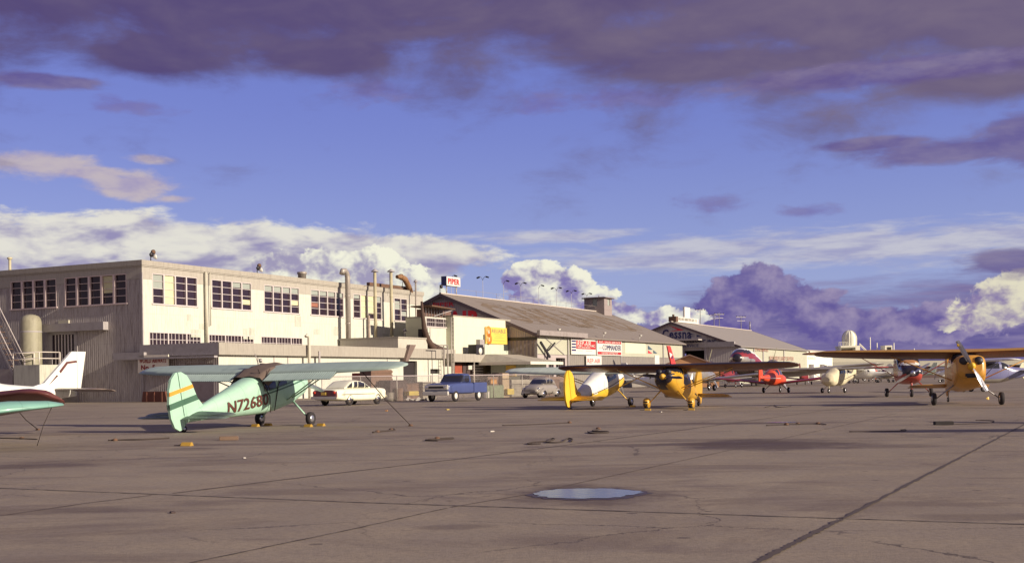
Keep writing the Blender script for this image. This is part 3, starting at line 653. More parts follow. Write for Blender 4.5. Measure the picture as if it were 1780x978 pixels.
# ---------------------------------------------------------------- open shelter with hipped end
OS = 9.0; zs1, zs0 = 4.15, 3.28; t0 = onface(787, 620, OS)[0]; t1 = onface(893.5, 620, OS)[0]; L = t1-t0
sh = bframe('open_shelter', 'open fronted flat roofed shelter with grey fascia and a cluttered dark interior', 'shelter', t0, OS)
MB().bx(0, L, 0, 2.0, zs1-.2, zs1-.02).build('roof', M_roof, sh)
MB().bx(-.1, L, -.1, 0, zs0, zs1).bx(-.1, 0, 0, 1.3, zs0, zs1).build('fascia', M_fascia, sh)
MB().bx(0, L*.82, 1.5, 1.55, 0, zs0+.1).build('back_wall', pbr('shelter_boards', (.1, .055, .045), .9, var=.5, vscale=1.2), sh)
for x in (0.1, L*.33, L*.62, L*.9): MB().bar((x, .05, 0), (x, .05, zs0), .08, n=6).build('post', M_galv, sh)
MB().bx(L*.8, L, .4, .45, 0, zs0).build('side_panel', pbr('brownish_panel', (.3, .24, .21), .7, dirt=.3), sh)
kt, ko = onface(949, 632, 0)[0], 0
kx = bframe('hip_roofed_kiosk', 'small pale green kiosk under a low sloping hipped roof', 'kiosk', 45.2, 9.0)
hw = 3.0; k1 = 6.2
m = MB(); ze = 3.22
m.add([(-hw, 0, zs1), (hw, 0, zs1), (hw, -1.2, zs1), (-hw, -1.2, zs1), (-hw-1.4, -k1, ze), (hw+1, -k1, ze), (-hw-1.4, 0, ze), (hw+1, 0, ze)], [(0, 1, 2, 3), (3, 2, 5, 4), (0, 3, 4, 6), (1, 7, 5, 2)])
m.add([(-hw-1.4, 0, ze), (hw+1, 0, ze), (hw+1, -k1, ze), (-hw-1.4, -k1, ze)], [(0, 1, 2, 3)]); m.build('roof', pbr('pale_roof', (.42, .38, .3), .75, dirt=.3), kx)
MB().bx(-hw-1.45, hw+1.05, -k1-.05, -k1, ze-.28, ze+.03).bx(-hw-1.45, -hw-1.4, -k1, 0, ze-.28, ze+.03).build('eaves_trim', pbr('white_eaves', (.66, .62, .52), .6), kx)
MB().bx(-hw+.2, hw-.6, -4.9, -.6, 0, ze-.2).build('walls', pbr('mint_wall', (.45, .5, .4), .7, dirt=.25), kx)
MB().bx(-hw+.1, -hw+.2, -3.7, -2.5, 1.7, 2.9).build('poster', M_yellow, kx); MB().bx(-hw+.06, -hw+.1, -3.3, -2.9, 1.8, 2.4).build('poster_figure', M_rust, kx)

# ---------------------------------------------------------------- gabled hangars
def hangar(name, label, t0, oc, half, length, ze, zr, gm_, hole, roofmat, holes_front=()):
    e = bframe(name, label, 'hangar', t0, oc); oh = .5
    # gable walls
    for x, nm in ((0, 'near_gable'), (length, 'far_gable')):
        m = MB(); s_ = .12
        if x == 0 and hole:
            a, b, c = hole                                   # opening between y=a..b up to height c
            m.add([(x, -half, 0), (x, a, 0), (x, a, c), (x, b, c), (x, b, 0), (x, half, 0), (x, half, ze), (x, 0, zr), (x, -half, ze)], [(0, 1, 2, 8), (2, 3, 6, 7, 8), (3, 4, 5, 6)])
        else: m.add([(x, -half, 0), (x, half, 0), (x, half, ze), (x, 0, zr), (x, -half, ze)], [(0, 1, 2, 3, 4)])
        m.build(nm, gm_, e)
    for s in (-1, 1):
        m = MB(); y1 = s*(half+oh); k = (zr-ze)/half; z1 = ze-k*oh
        m.add([(-oh, 0, zr), (length+oh, 0, zr), (length+oh, y1, z1), (-oh, y1, z1), (-oh, 0, zr+.14), (length+oh, 0, zr+.14), (length+oh, y1, z1+.14), (-oh, y1, z1+.14)],
              [(0, 1, 2, 3), (7, 6, 5, 4), (0, 3, 7, 4), (1, 5, 6, 2), (3, 2, 6, 7)]); m.build('roof_slope', roofmat, e)
    for x in (-oh-.08, length+oh):
        m = MB()
        for s in (-1, 1):
            y1 = s*(half+oh+.05); z1 = ze-(zr-ze)/half*(oh+.05); m.add([(x, 0, zr+.16), (x+.08, 0, zr+.16), (x+.08, y1, z1+.16), (x, y1, z1+.16), (x, 0, zr-.25), (x+.08, 0, zr-.25), (x+.08, y1, z1-.22), (x, y1, z1-.22)],
                      [(0, 1, 2, 3), (4, 7, 6, 5), (0, 3, 7, 4), (1, 5, 6, 2), (3, 2, 6, 7)])
        m.build('barge_board', pbr('dark_barge_board', (.1, .07, .08), .7), e)
    MB().bx(-oh, length+oh, -.15, .15, zr+.13, zr+.26).build('ridge_cap', pbr('pale_ridge_cap', (.55, .48, .42), .5, dirt=.2), e)
    m = MB(); wall(m, 'Y', half, 0, 0, 0, 0) if 0 else None
    return e
def gable_params(pxe, pye, pxa, pya, ze):
    # eave corner pixel at height ze -> t, o ; apex pixel gives centre and ridge height
    x, k = ray(pxe, pye); Y = (ze-H)/k; P_ = Vector((x*Y, Y, 0))-C0; t = P_.dot(WV); o = P_.dot(NV); oa, zr = onleft(pxa, pya, t); return t, o, oa, zr
t, o, oa, zr = gable_params(934, 581, 768.8, 512.5, 6.5); print('hangar1', t, o, oa, zr)
HG1 = dict(t=t, oc=oa, half=o-oa, zr=zr, ze=6.5); LEN = 52.5
h1 = hangar('long_gabled_hangar', 'long gabled hangar with faded roof lettering and red painted gable letters', t, oa, o-oa, LEN, 6.5, zr, M_hgable, None, M_hroof)
hf = -(o-oa)                                                 # local y of the sunlit long wall
zm = onface(1000, 617.8, o)[1]
def hx(px, py=600): return onface(px, py, HG1['oc']+HG1['half'])[0]-HG1['t']
def hz(px, py): return onface(px, py, HG1['oc']+HG1['half'])[1]
zmid = hz(1030, 617.5)
op = (hx(959), hx(984), 0, hz(970, 617)); 
m = MB(); wall(m, 'X', hf, 0, LEN, zmid, 6.5, []); m.build('upper_cream_wall', M_hcream, h1)
m = MB(); wall(m, 'X', hf-.05, hx(985), LEN, 0, zmid, []); m.bx(0, LEN, hf-.05, hf, zmid-.05, zmid); m.build('lower_ribbed_wall', M_hgrey, h1)
m = MB(); wall(m, 'X', hf, 0, hx(985), 0, zmid, [(hx(953), hx(962), 0, zmid-.9), (hx(966), hx(982), 0, zmid-.4)], 1); m.build('lower_open_wall', M_hgable, h1)
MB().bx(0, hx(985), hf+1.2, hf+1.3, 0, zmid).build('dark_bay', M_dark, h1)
for px in (986.5, 1033.5, 1078.5, 1152): x = hx(px); MB().bx(x-.12, x+.12, hf-.14, hf-.051, 0, 6.4).build('wall_post', M_trim, h1)
m = MB(); m.bar((hx(945), hf-.06, zmid), (hx(980), hf-.06, 6.3), .05, n=4); m.bar((hx(945), hf-.06, 6.3), (hx(980), hf-.06, zmid), .05, n=4); m.build('cross_braces', M_trim, h1)
m = MB(); m.bx(-1.3, hx(1010), hf-.95, hf-.58, hz(1000, 585.5)-.1, hz(1000, 577.5)-.1); m.build('door_rail_beam', pbr('beam_grey', (.3, .26, .25), .7, dirt=.4), h1)
m = MB(); m.bar((-.2, hf-.5, 5.6), (hx(950), hf-.4, 3.9), .16, n=4); m.bar((hx(958), hf-.5, 5.6), (hx(948), hf-.4, 4.7), .1, n=4); m.bar((hx(946), hf-.4, 3.2), (hx(946), hf-.4, 4.8), .1, n=4); m.build('rail_brackets', M_black, h1)
zg = onleft(905, 587.5, HG1['t'])[1]; MB().bx(-.1, 0, hf, hf+8, zg-.25, zg+.1).build('gable_rail', M_black, h1)
MB().bx(-.06, 0, hf+.05, hf+8, 0, zg-.25).build('gable_doors', M_hgrey if 0 else corr('gable_door_siding', (.27, .22, .21), 'Y', .5, .5, (.16, .11, .1), .04), h1)
MB().bx(-.1, 0, hf, hf+.35, 0, 5.6).build('corner_post', M_trim, h1)
# pale painted panel and tail flash on the sunlit wall
MB().bx(hx(1086), hx(1122), hf-.03, hf, hz(1100, 614), hz(1100, 594.5)).build('pale_panel', pbr('pale_cream_panel', (.66, .64, .48), .6), h1)
MB().bx(hx(1137), hx(1145), hf-.08, hf-.051, 0, hz(1140, 617)).build('pale_door_leaf', M_white, h1)
Z = lambda px, py: (hx(px), hz(px, py))
m = MB()
m.add([(Z(*p)[0], hf-.05, Z(*p)[1]) for p in ((1126, 600), (1134, 607.5), (1126, 607), (1135, 608), (1142, 614), (1135.5, 613.5))], [(0, 1, 2), (3, 4, 5)])
m.add([(Z(*p)[0], hf-.05, Z(*p)[1]) for p in ((1126, 608.5), (1133.5, 614), (1126, 613.5))], [(0, 1, 2)], 1); m.build('painted_flash', [pbr('flash_blue', (.06, .1, .14), .6), M_signred2], h1)
# gable lettering (shaded)
def gl(px, py): o_, z_ = onleft(px, py, HG1['t']); return -(o_-HG1['oc']), z_
ya, za = gl(752, 533); yb, _ = gl(789, 533); zt_ = gl(770, 525.5)[1]
m = MB(); text_on(m, 'PIPER', (zt_-gl(770, 532.5)[1])/.7, (-.03, (ya+yb)/2, gl(770, 532.5)[1]), (0, -1, 0), width=abs(ya-yb), bold=.03)
ya, _ = gl(778, 545); yb, _ = gl(835, 545); z1_ = gl(805, 541)[1]; z0_ = z1_-1.7
text_on(m, 'AIR', (z1_-z0_)/.7, (-.03, (ya+yb)/2, z0_), (0, -1, 0), width=abs(ya-yb), bold=.05); m.build('gable_lettering', M_signred2, h1)
# roof lettering: faded OAKLAND over two bands of the sunlit slope
def roofpt(x, v): # v metres down the slope from ridge
    half = HG1['half']; k = math.hypot(half, zr-6.5); return Vector((x, -half*v/k, zr+.15-(zr-6.5)*v/k))
Mrl = pbr('faded_roof_paint', (.17, .12, .075), .85, var=.35, vscale=2.2, dirt=1, dirtcol=(.25, .215, .19))
m = MB()
for word, x0, x1, v0, v1 in (('OAKLAND', 3.0, 46, 9.2, 2.3),):
    vs_, fs_ = text2d(word, 1, .03); w0 = max(v[0] for v in vs_)-min(v[0] for v in vs_)
    m.add([roofpt(x0+(x1-x0)*(x/w0+.5), v0+(v1-v0)*y/.72) for x, y in vs_], fs_)
for i in range(90):
    x = 2+46*random.random(); v = 1.5+8.5*random.random(); l = random.uniform(.8, 5); a = random.uniform(.05, .16)
    m.add([roofpt(x, v), roofpt(x+l, v+.05), roofpt(x+l, v+a+.1), roofpt(x, v+a)], [(0, 1, 2, 3)])
m.build('roof_lettering', Mrl, h1)
for px, py in ((960, 575), (1040, 582), (1103, 587)):
    x, z = hx(px), hz(px, py); m = MB(); m.bar((x, hf-.55, 6.45), (x, hf-.9, 7.1), .04); m.lathe([(.05, 0), (.22, .15), (.23, .25)], (x, hf-.9, 7.0), n=10); m.build('eaves_lamp', M_white, h1)
m = MB()
for i in range(9): m.bar((3+i*5.6, 0, zr+.2), (3+i*5.6, 0, zr+1.0), .02, n=4)
m.bar((3, 0, zr+.95), (48, 0, zr+.95), .018, n=4); m.build('ridge_wire_posts', M_galv, h1)
# lookout cabin at the far end of the ridge
e = bframe('rooftop_lookout_cabin', 'small grey lookout cabin perched on the far end of the long hangar ridge', 'cabin', HG1['t']+LEN-4.6, HG1['oc'])
zc0, zc1 = zr-.6, onleft(1050, 519, HG1['t']+LEN-3)[1]
m = MB(); wall(m, 'Y', 0, -1.5, 1.9, zc0, zc1, [(-.3, .5, zr+1.0, zr+2.4)], .12); wall(m, 'X', -1.5, 0, 3.2, zc0, zc1, [(1.4, 2.4, zr+1.1, zr+2.3)], .12); m.bx(3.1, 3.2, -1.45, 1.9, zc0, zc1); m.bx(.05, 3.1, 1.8, 1.9, zc0, zc1); m.build('walls', corr('cabin_siding', (.3, .25, .24), 'Y', .2, .3), e)
MB().bx(-.35, 3.5, -1.85, 2.2, zc1, zc1+.14).build('roof', pbr('cabin_roof', (.12, .08, .08), .8), e)
MB().bx(.1, .13, -.3, .5, zr+1.0, zr+2.4).bx(1.4, 2.4, -1.4, -1.37, zr+1.1, zr+2.3).build('window', Mb3, e)
MB().bar((1.5, 0, zc1), (1.5, 0, zc1+.5), .06).build('finial', M_rust, e)
# roof top PIPER sign
t, z1_ = onface(776, 478.5, HG1['oc']+.3); t2, _ = onface(800, 482, HG1['oc']+.3); z0_ = zface(788, 497, HG1['oc']+.3)
e = bframe('rooftop_piper_sign', 'white PIPER sign in red letters on posts above the hangar ridge', 'sign', t, HG1['oc']+.3); L = t2-t
MB().bx(0, L, 0, .7, z0_, z1_-.1).build('sign_box', M_white, e); MB().bx(-.04, 0, -.02, .72, z0_-.02, z1_-.08).build('sign_end', M_navy, e)
m = MB(); text_on(m, 'PIPER', (z1_-z0_)*.8, (L/2, -.03, z0_+(z1_-z0_)*.18), (1, 0, 0), width=L*.84, bold=.035); m.build('lettering', M_red, e)
for x in (.15*L, .85*L): MB().bar((x, .3, zr), (x, .3, z0_), .07).build('post', M_galv, e)
m = MB(); m.bar((-1.6, 0, zr), (-1.6, 0, z0_-.1), .04); m.bar((-1.6, 0, z0_-.1), (-.9, 0, z0_-.1), .03); m.lathe([(0, 0), (.2, .1), (.2, .45), (0, .5)], (-1.3, 0, zr+.7), n=10); m.build('obstruction_lamp', M_black, e)

# signs on the long wall
def wallsign(name, label, px0, px1, pyt0, pyb0, off=.22):
    x0, x1 = hx(px0), hx(px1); pm = (px0+px1)/2; z1 = hz(pm, pyt0); z0 = hz(pm, pyb0)
    e = bframe(name, label, 'sign', HG1['t']+x0, HG1['oc']+HG1['half']+off); MB().bx(0, x1-x0, 0, .08, z0, z1).build('board', M_white, e); return e, x1-x0, z0, z1
e, L, z0, z1 = wallsign('rep_air_sign', 'large REP-AIR sign with red panel and blue stripes at its left', 990, 1032.5, 589.3, 616); hS = z1-z0
MB().bx(L*.2, L, -.02, 0, z0+hS*.36, z1-hS*.1).build('red_panel', M_red, e)
m = MB()
for i in range(4): m.bx(.02*L, L*.185, -.02, 0, z0+hS*(.22+.19*i), z0+hS*(.32+.19*i))
m.build('blue_stripes', M_navy, e)
m = MB(); text_on(m, 'REP-AIR', hS*.48, (L*.5, -.04, z0+hS*.55), (1, 0, 0), width=L*.56, bold=.0, shear=.25); text_on(m, 'INC.', hS*.24, (L*.89, -.04, z0+hS*.5), (1, 0, 0), width=L*.15, bold=.02)
text_on(m, 'PARTS AND SERVICE', hS*.16, (L*.5, -.04, z0+hS*.41), (1, 0, 0), width=L*.52, bold=.01); m.build('white_lettering', M_white, e)
m = MB(); m.bx(L*.25, L*.45, -.02, 0, z0+hS*.24, z0+hS*.27); m.bx(L*.6, L*.85, -.02, 0, z0+hS*.24, z0+hS*.27); m.build('small_print_lines', M_trim, e)
e, L, z0, z1 = wallsign('commander_sign', 'COMMANDER sign in dark letters between two red bands', 1034.5, 1078, 591, 617.5); hS = z1-z0
m = MB(); m.bx(L*.03, L*.97, -.02, 0, z1-hS*.24, z1-hS*.05); m.bx(L*.03, L*.97, -.02, 0, z0+hS*.06, z0+hS*.23); m.build('red_bands', M_red, e)
m = MB(); text_on(m, 'AERO', hS*.17, (L*.15, -.04, z0+hS*.42), (1, 0, 0), width=L*.13, bold=0); m.build('faint_lettering', M_mull, e)
m = MB(); text_on(m, 'COMMANDER', hS*.5, (L*.59, -.04, z0+hS*.34), (1, 0, 0), width=L*.74, bold=.0); m.build('dark_lettering', M_navy, e)
m = MB(); text_on(m, 'INC. SALES SERVICE', hS*.16, (L*.5, -.04, z1-hS*.2), (1, 0, 0), width=L*.84, bold=.01); text_on(m, 'CERTIFIED DISTRIBUTOR', hS*.14, (L*.5, -.04, z0+hS*.09), (1, 0, 0), width=L*.66, bold=.01); m.build('white_lettering', M_white, e)
e, L, z0, z1 = wallsign('small_rep_air_sign', 'square white REP-AIR sign hanging under the two big signs', 1014.5, 1041, 618, 640, .35); hS = z1-z0
m = MB(); text_on(m, 'REP-AIR', hS*.5, (L*.48, -.02, z0+hS*.42), (1, 0, 0), width=L*.84, bold=.0); m.build('lettering', M_red, e)
m = MB(); m.bx(L*.1, L*.65, -.02, 0, z0+hS*.17, z0+hS*.2); m.build('small_print_line', M_hgrey, e)

# second hangar
t, o, oa, zr2 = gable_params(1284, 601, 1167.4, 560.4, 6.5); print('hangar2', t, o, oa, zr2)
G2 = dict(t=t, oc=oa, half=o-oa)
def g2(px, py): o_, z_ = onleft(px, py, G2['t']); return -(o_-G2['oc']), z_
ya, _ = g2(1230, 640); yb, _ = g2(1187, 640); zo = g2(1205, 609)[1]
h2 = hangar('far_gabled_hangar', 'pale gabled hangar farther off with Cessna lettering across its gable', t, oa, o-oa, LEN, 6.5, zr2, M_hgable2, (ya, yb, zo), M_hroof if 0 else corr('plain_roof_sheet', (.3, .27, .25), 'X', .6, .2, (.2, .16, .14), .02, .08, .75, 50))
hf2 = -(o-oa); m = MB(); wall(m, 'X', hf2, 0, LEN, 0, 6.5); m.build('sunlit_wall', M_hcream, h2)
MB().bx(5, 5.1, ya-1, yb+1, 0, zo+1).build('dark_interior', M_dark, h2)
m = MB(); m.bx(-.5, 0, yb-.4, yb, 0, zo+1.6); m.bx(-.5, 0, ya, ya+.4, 0, zo+1.6); m.bx(-.6, 0, -G2['half']*.95, yb+1, zo+.5, zo+1.4); m.build('door_portal', M_trim, h2)
def X2(px): return onface(px, 620, G2['oc']+G2['half'])[0]-G2['t']
for px in (1310, 1326, 1362): x = X2(px); MB().bx(x-.25, x+.25, hf2-.15, hf2, 0, 6.4).build('wall_post', M_trim, h2)
def zz2(px, py): return onface(px, py, G2['oc']+G2['half'])[1]
m = MB(); a_, b_ = X2(1336), X2(1378); text_on(m, 'BUSINESS FLIGHT CENTER', 1.0, ((a_+b_)/2, hf2-.2, zz2(1357, 625.5)), (1, 0, 0), width=b_-a_, bold=.02); Mfr = pbr('faint_red_paint', (.35, .16, .12), .6); m.build('wall_lettering', Mfr, h2); m = MB()
a_, b_ = X2(1311), X2(1334); text_on(m, 'FLYING SERVICE', .9, ((a_+b_)/2, hf2-.2, zz2(1322, 610)), (1, 0, 0), width=b_-a_, bold=.02); m.build('wall_lettering', Mfr, h2)
m = MB(); ya, _ = g2(1157.5, 580); yb, _ = g2(1195, 580)
text_on(m, 'Cessna', 2.2, (-.04, (ya+yb)/2-.0, g2(1176, 587.5)[1]), (0, -1, -.02), (0, 0, 1), width=abs(ya-yb)*1.35, bold=.03)
y0, z0 = g2(1184, 594.5); y1, _ = g2(1248, 594); yc, _ = g2(1150, 594)
text_on(m, 'AVIATION SERVICE INC.', 1.0, (-.04, (yc+y1)/2, g2(1215, 597.5)[1]), (0, -1, 0), width=abs(yc-y1), bold=.03)
text_on(m, 'SERVICE', .7, (-.62, (g2(1190, 600)[0]+g2(1214, 600)[0])/2, zo+.62), (0, -1, 0), width=3.0, bold=.02)
m.build('dark_lettering', M_navy, h2)
m = MB()
pts = [g2(*p) for p in ((1163, 565.5), (1189, 573.5), (1163, 576), (1178, 573))]; m.add([(-.04, y, z) for y, z in pts], [(0, 1, 3), (1, 2, 3)]); m.build('red_arrow_emblem', M_signred2, h2)
m = MB(); pts = [g2(*p) for p in ((1198, 578.5), (1209, 581.5), (1198, 582), (1198, 583), (1209, 584.5), (1199, 585), (1211, 581.5), (1220, 584), (1211, 585.5))]; m.add([(-.04, y, z) for y, z in pts], [(0, 1, 2), (3, 4, 5), (6, 7, 8)]); m.build('pennant_emblem', M_navy, h2)
# canopy strip in front of portal
a_, b_ = g2(1170, 598)[0], g2(1222, 598)[0]; MB().bx(-2.6, 0, b_, a_, zo+1.75, zo+1.95).build('door_canopy', pbr('pale_canopy', (.5, .45, .42), .6), h2)
# T shaped rooftop sign
t, z1_ = onface(1175, 547.5, G2['oc']+.3); t2, _ = onface(1214, 552, G2['oc']+.3); z0_ = zface(1195, 560, G2['oc']+.3)
e = bframe('stepped_rooftop_sign', 'white T shaped sign board on the far hangar ridge', 'sign', t, G2['oc']+.3); L = t2-t; z0_ = zr2+.2
MB().bx(0, L, 0, .3, z0_, z1_-.2).build('board', M_white, e); xa = onface(1190, 540, G2['oc']+.3)[0]-t; xb = onface(1199.5, 540, G2['oc']+.3)[0]-t
MB().bx(xa, xb, 0, .3, z1_-.2, zface(1195, 534, G2['oc']+.3)).build('upright_board', M_white, e)
m = MB(); text_on(m, 'OAKLAND AIRMOTIVE SERV. CO.', (z1_-z0_)*.6, (L/2, -.03, z0_+(z1_-z0_)*.3), (1, 0, 0), width=L*.86, bold=.015); m.build('lettering', pbr('sign_dull_ink', (.28, .26, .2), .6), e)
e = bframe('ridge_siren', 'small dark box siren at the near end of the far hangar ridge', 'siren', G2['t']+.4, G2['oc']); MB().bx(0, 1.2, -.7, .7, zr2+.2, zr2+1.1).build('box', M_rust, e); MB().bar((.6, 0, zr2+1.1), (.6, 0, zr2+1.5), .2).build('horn', M_rust, e)
e = bframe('ridge_end_mast', 'short mast at the far end of the far hangar ridge', 'mast', G2['t']+LEN-.5, G2['oc']); MB().bar((0, 0, zr2), (0, 0, zr2+2.1), .12).build('mast_pole', M_steel, e)

# white building farther right
t0, o0 = 190, 9.5; tw0 = onface(1391.5, 625, o0)[0]; tw1 = onface(1447, 625, o0)[0]; zw = zface(1391.5, 608.5, o0)
e = bframe('white_flat_building', 'bright white flat roofed building beyond the far hangar', 'building', tw0, o0); L = tw1-tw0
MB().bx(0, L, 0, 14, 0, zw).build('walls', pbr('bright_white_wall', (.8, .77, .66), .7, var=.04), e); MB().bx(-.1, L+.1, -.1, 14.1, zw, zw+.25).build('coping', M_fascia, e)
a_, b_ = onface(1399, 620, o0)[0]-tw0, onface(1422, 620, o0)[0]-tw0
m = MB(); text_on(m, 'BAY AVIATION', .9, ((a_+b_)/2, -.05, zface(1410, 618, o0)), (1, 0, 0), width=b_-a_, bold=.0); text_on(m, 'SERVICE', .9, ((a_+b_)/2, -.05, zface(1410, 624.5, o0)), (1, 0, 0), width=(b_-a_)*.6, bold=.0); m.build('faded_lettering', pbr('faded_ink', (.6, .56, .45), .7), e)
MB().bx(-2.4, -1.2, 0, .4, 0, zface(1387, 612.5, o0)).build('dark_gap_slab', M_dark, e)  # dark slab standing in the gap beside the white building
for px in (1408, 1427): x = onface(px, 634, o0)[0]-tw0; MB().bx(x-1.3, x+1.3, -.6, -.02, 0, zface(px, 633, o0)).build('ground_equipment_box', M_steel, e)
a_ = onface(1431, 636, o0)[0]-tw0; MB().bx(a_, L-.3, -.06, -.01, 0, zface(1439, 635.5, o0)).build('dark_doorway', M_dark, e)

# terminal with domed lookout
TD = 320.0; p0, p1 = at(1447, 640, TD), at(1800, 640, TD)
tm = empty('terminal_building', (p0.x, TD, 0), 0, 'distant long low terminal building with a domed lookout tower', 'building')
X = lambda px: at(px, 640, TD).x-p0.x
Zt = lambda px, py: at(px, py, TD).z
Mt = pbr('terminal_cream', (.42, .4, .33), .7, var=.1); Mtl = pbr('terminal_pale_trim', (.7, .67, .55), .6)
zt1 = Zt(1550, 627.5); zt0 = Zt(1550, 637)
MB().bx(-9, X(1800), 0, 20, zt0, zt1).build('upper_wall', Mt, tm); MB().bx(-9, X(1800), .8, 20, 0, zt0).build('shadowed_ground_floor', pbr('ground_floor_shadow', (.1, .06, .06), .8), tm)  # shadow and dark openings of the ground floor put into one brown
m = MB(); m.bx(X(1440), X(1588), 4, 16, zt1, Zt(1500, 611.5)); m.build('upper_storey', pbr('terminal_upper', (.5, .47, .38), .7), tm)
m = MB(); m.bx(X(1437), X(1592), 3.5, 16.5, Zt(1500, 611.5), Zt(1500, 609.5)); m.build('roof_edge', Mtl, tm)
m = MB(); z0, z1 = Zt(1490, 612), Zt(1490, 599.5); x0, x1 = X(1471), X(1505)
m.bx(x0, x1, 5, 11, z1-.45, z1); m.bx(x0+.2, x1-.2, 6.2, 11, z0-.3, z1-.45); m.bx(X(1497), x1, 5, 11, z0-.3, z1-.45); m.build('tower_cabin', Mtl, tm)
MB().bx(X(1474), X(1494), 6.1, 6.18, z0, z1-.9).build('cabin_opening', M_dark, tm)
r = (X(1504)-X(1480))/2*1.1; cx = X(1492); m = MB(); zd = Zt(1492, 571.5); prof = [(r*.98, z1), (r, z1+(zd-z1)*.45)]+[(r*math.cos(a_), z1+(zd-z1)*(.45+.55*math.sin(a_))) for a_ in [i*math.pi/16 for i in range(1, 8)]]+[(.05, zd)]
m.lathe(prof, (cx, 8, 0), n=10, smooth=False); m.build('dome', pbr('dome_cream', (.8, .78, .64), .6, var=.1), tm)
m = MB()
for k in range(5):
    a_ = math.pi*(1+k/4); m.path([(cx+math.cos(a_)*(q+.04), 8+math.sin(a_)*(q+.04), h_) for q, h_ in prof], .05, 4)
m.build('dome_ribs', Mt, tm)
m = MB()
for i in range(7): x = X(1468)+i*(X(1484)-X(1468))/6; m.bar((x, 5, z1), (x, 5, z1+1.0), .06, n=4)
m.bar((X(1468), 5, z1+1), (X(1484), 5, z1+1), .06, n=4); m.bar((X(1506), 6, z1+.6), (X(1522), 6, z0), .15, n=4); m.bar((X(1506), 6, z1+.2), (X(1519), 6, z0), .08, n=4); m.build('railing', Mtl, tm)
MB().bx(X(1549), X(1562), 5, 9, z0-.2, Zt(1555, 599)).build('rooftop_hut', Mtl, tm); MB().bx(X(1553), X(1560), 4.9, 4.98, z0, Zt(1555, 602)).build('hut_window', M_dark, tm)
m = MB()
for px, py in ((1529, 584), (1541, 594), (1571, 594), (1607, 604), (1470, 601)): m.bar((X(px), 8, z0-.5), (X(px), 8, Zt(px, py)), .14, n=5)
m.build('roof_masts', Mtl, tm)
# orange brown shed
p = at(1199, 660, 150); e = empty('orange_gabled_shed', (p.x, 150, 0), R(80), 'orange brown gabled shed behind the black and yellow aircraft', 'shed')
zs = at(1195, 636, 150).z; zr_ = at(1195, 617.5, 150).z
m = MB(); hwd = 3.7; m.add([(0, -hwd, 0), (0, hwd, 0), (0, hwd, zs), (0, 0, zr_), (0, -hwd, zs), (5.5, -hwd, 0), (5.5, hwd, 0), (5.5, hwd, zs), (5.5, 0, zr_), (5.5, -hwd, zs)], [(0, 1, 2, 3, 4), (5, 9, 8, 7, 6), (0, 4, 9, 5), (1, 6, 7, 2)]); m.build('walls', pbr('orange_brown_boards', (.5, .27, .14), .8, var=.15), e)
for s in (-1, 1): MB().add([(-.4, 0, zr_), (6, 0, zr_), (6, s*(hwd+.5), zs-.25), (-.4, s*(hwd+.5), zs-.25), (-.4, 0, zr_+.15), (6, 0, zr_+.15), (6, s*(hwd+.5), zs-.1), (-.4, s*(hwd+.5), zs-.1)], [(0, 1, 2, 3), (4, 7, 6, 5), (0, 3, 7, 4), (1, 5, 6, 2), (3, 2, 6, 7)]).build('roof_slope', pbr('brown_shed_roof', (.2, .12, .1), .8), e)

# World Airways sign
p0y, zs1_ = -onleft(242.5, 617, -.55)[0], onleft(268, 616.5, -.55)[1]; p1y = -onleft(295.5, 617, -.55)[0]; zs0_ = onleft(250, 648, -.55)[1]
e = bframe('world_airways_sign', 'cream sign lettered WORLD AIRWAYS No 5 in red', 'sign', -.75, 0); L = p0y-p1y; zc_ = (zs0_+zs1_)/2
MB().bx(0, .08, p1y, p0y, zs0_, zs1_).build('board', pbr('cream_board', (.78, .72, .58), .6), e)
m = MB(); text_on(m, 'WORLD AIRWAYS', .5, (-.03, (p0y+p1y)/2+.02, zs1_-.62), (0, -1, 0), width=L*.88, bold=.03, shear=.2); text_on(m, 'No. 5', .5, (-.03, p0y-L*.34, zs0_+.28), (0, -1, 0), width=L*.46, bold=.04); m.build('lettering', pbr('dark_red_letters', (.28, .02, .02), .6), e)
# brown crate below
t0_ = -1.0; oo = onleft(268, 690, -1.2)[0]; e = bframe('brown_wooden_crate', 'big flat brown crate leaning at the wall under the cream sign', 'crate', -1.2, oo)
wC = (onleft(291, 690, -1.2)[0]-onleft(247, 690, -1.2)[0])/2; hC = onleft(268, 680, -1.2)[1]
MB().prism([(-wC, 0), (wC, 0), (wC*.9, hC), (-wC*.85, hC)], 'X', 0, .8).build('crate_body', pbr('maroon_board', (.13, .045, .03), .8, var=.3), e)
m = MB()
for k in (-.6, 0, .6): m.bx(-.05, 0, wC*k-.06, wC*k+.06, .02, hC*.95)
m.build('battens', pbr('maroon_batten', (.16, .06, .04), .8), e)
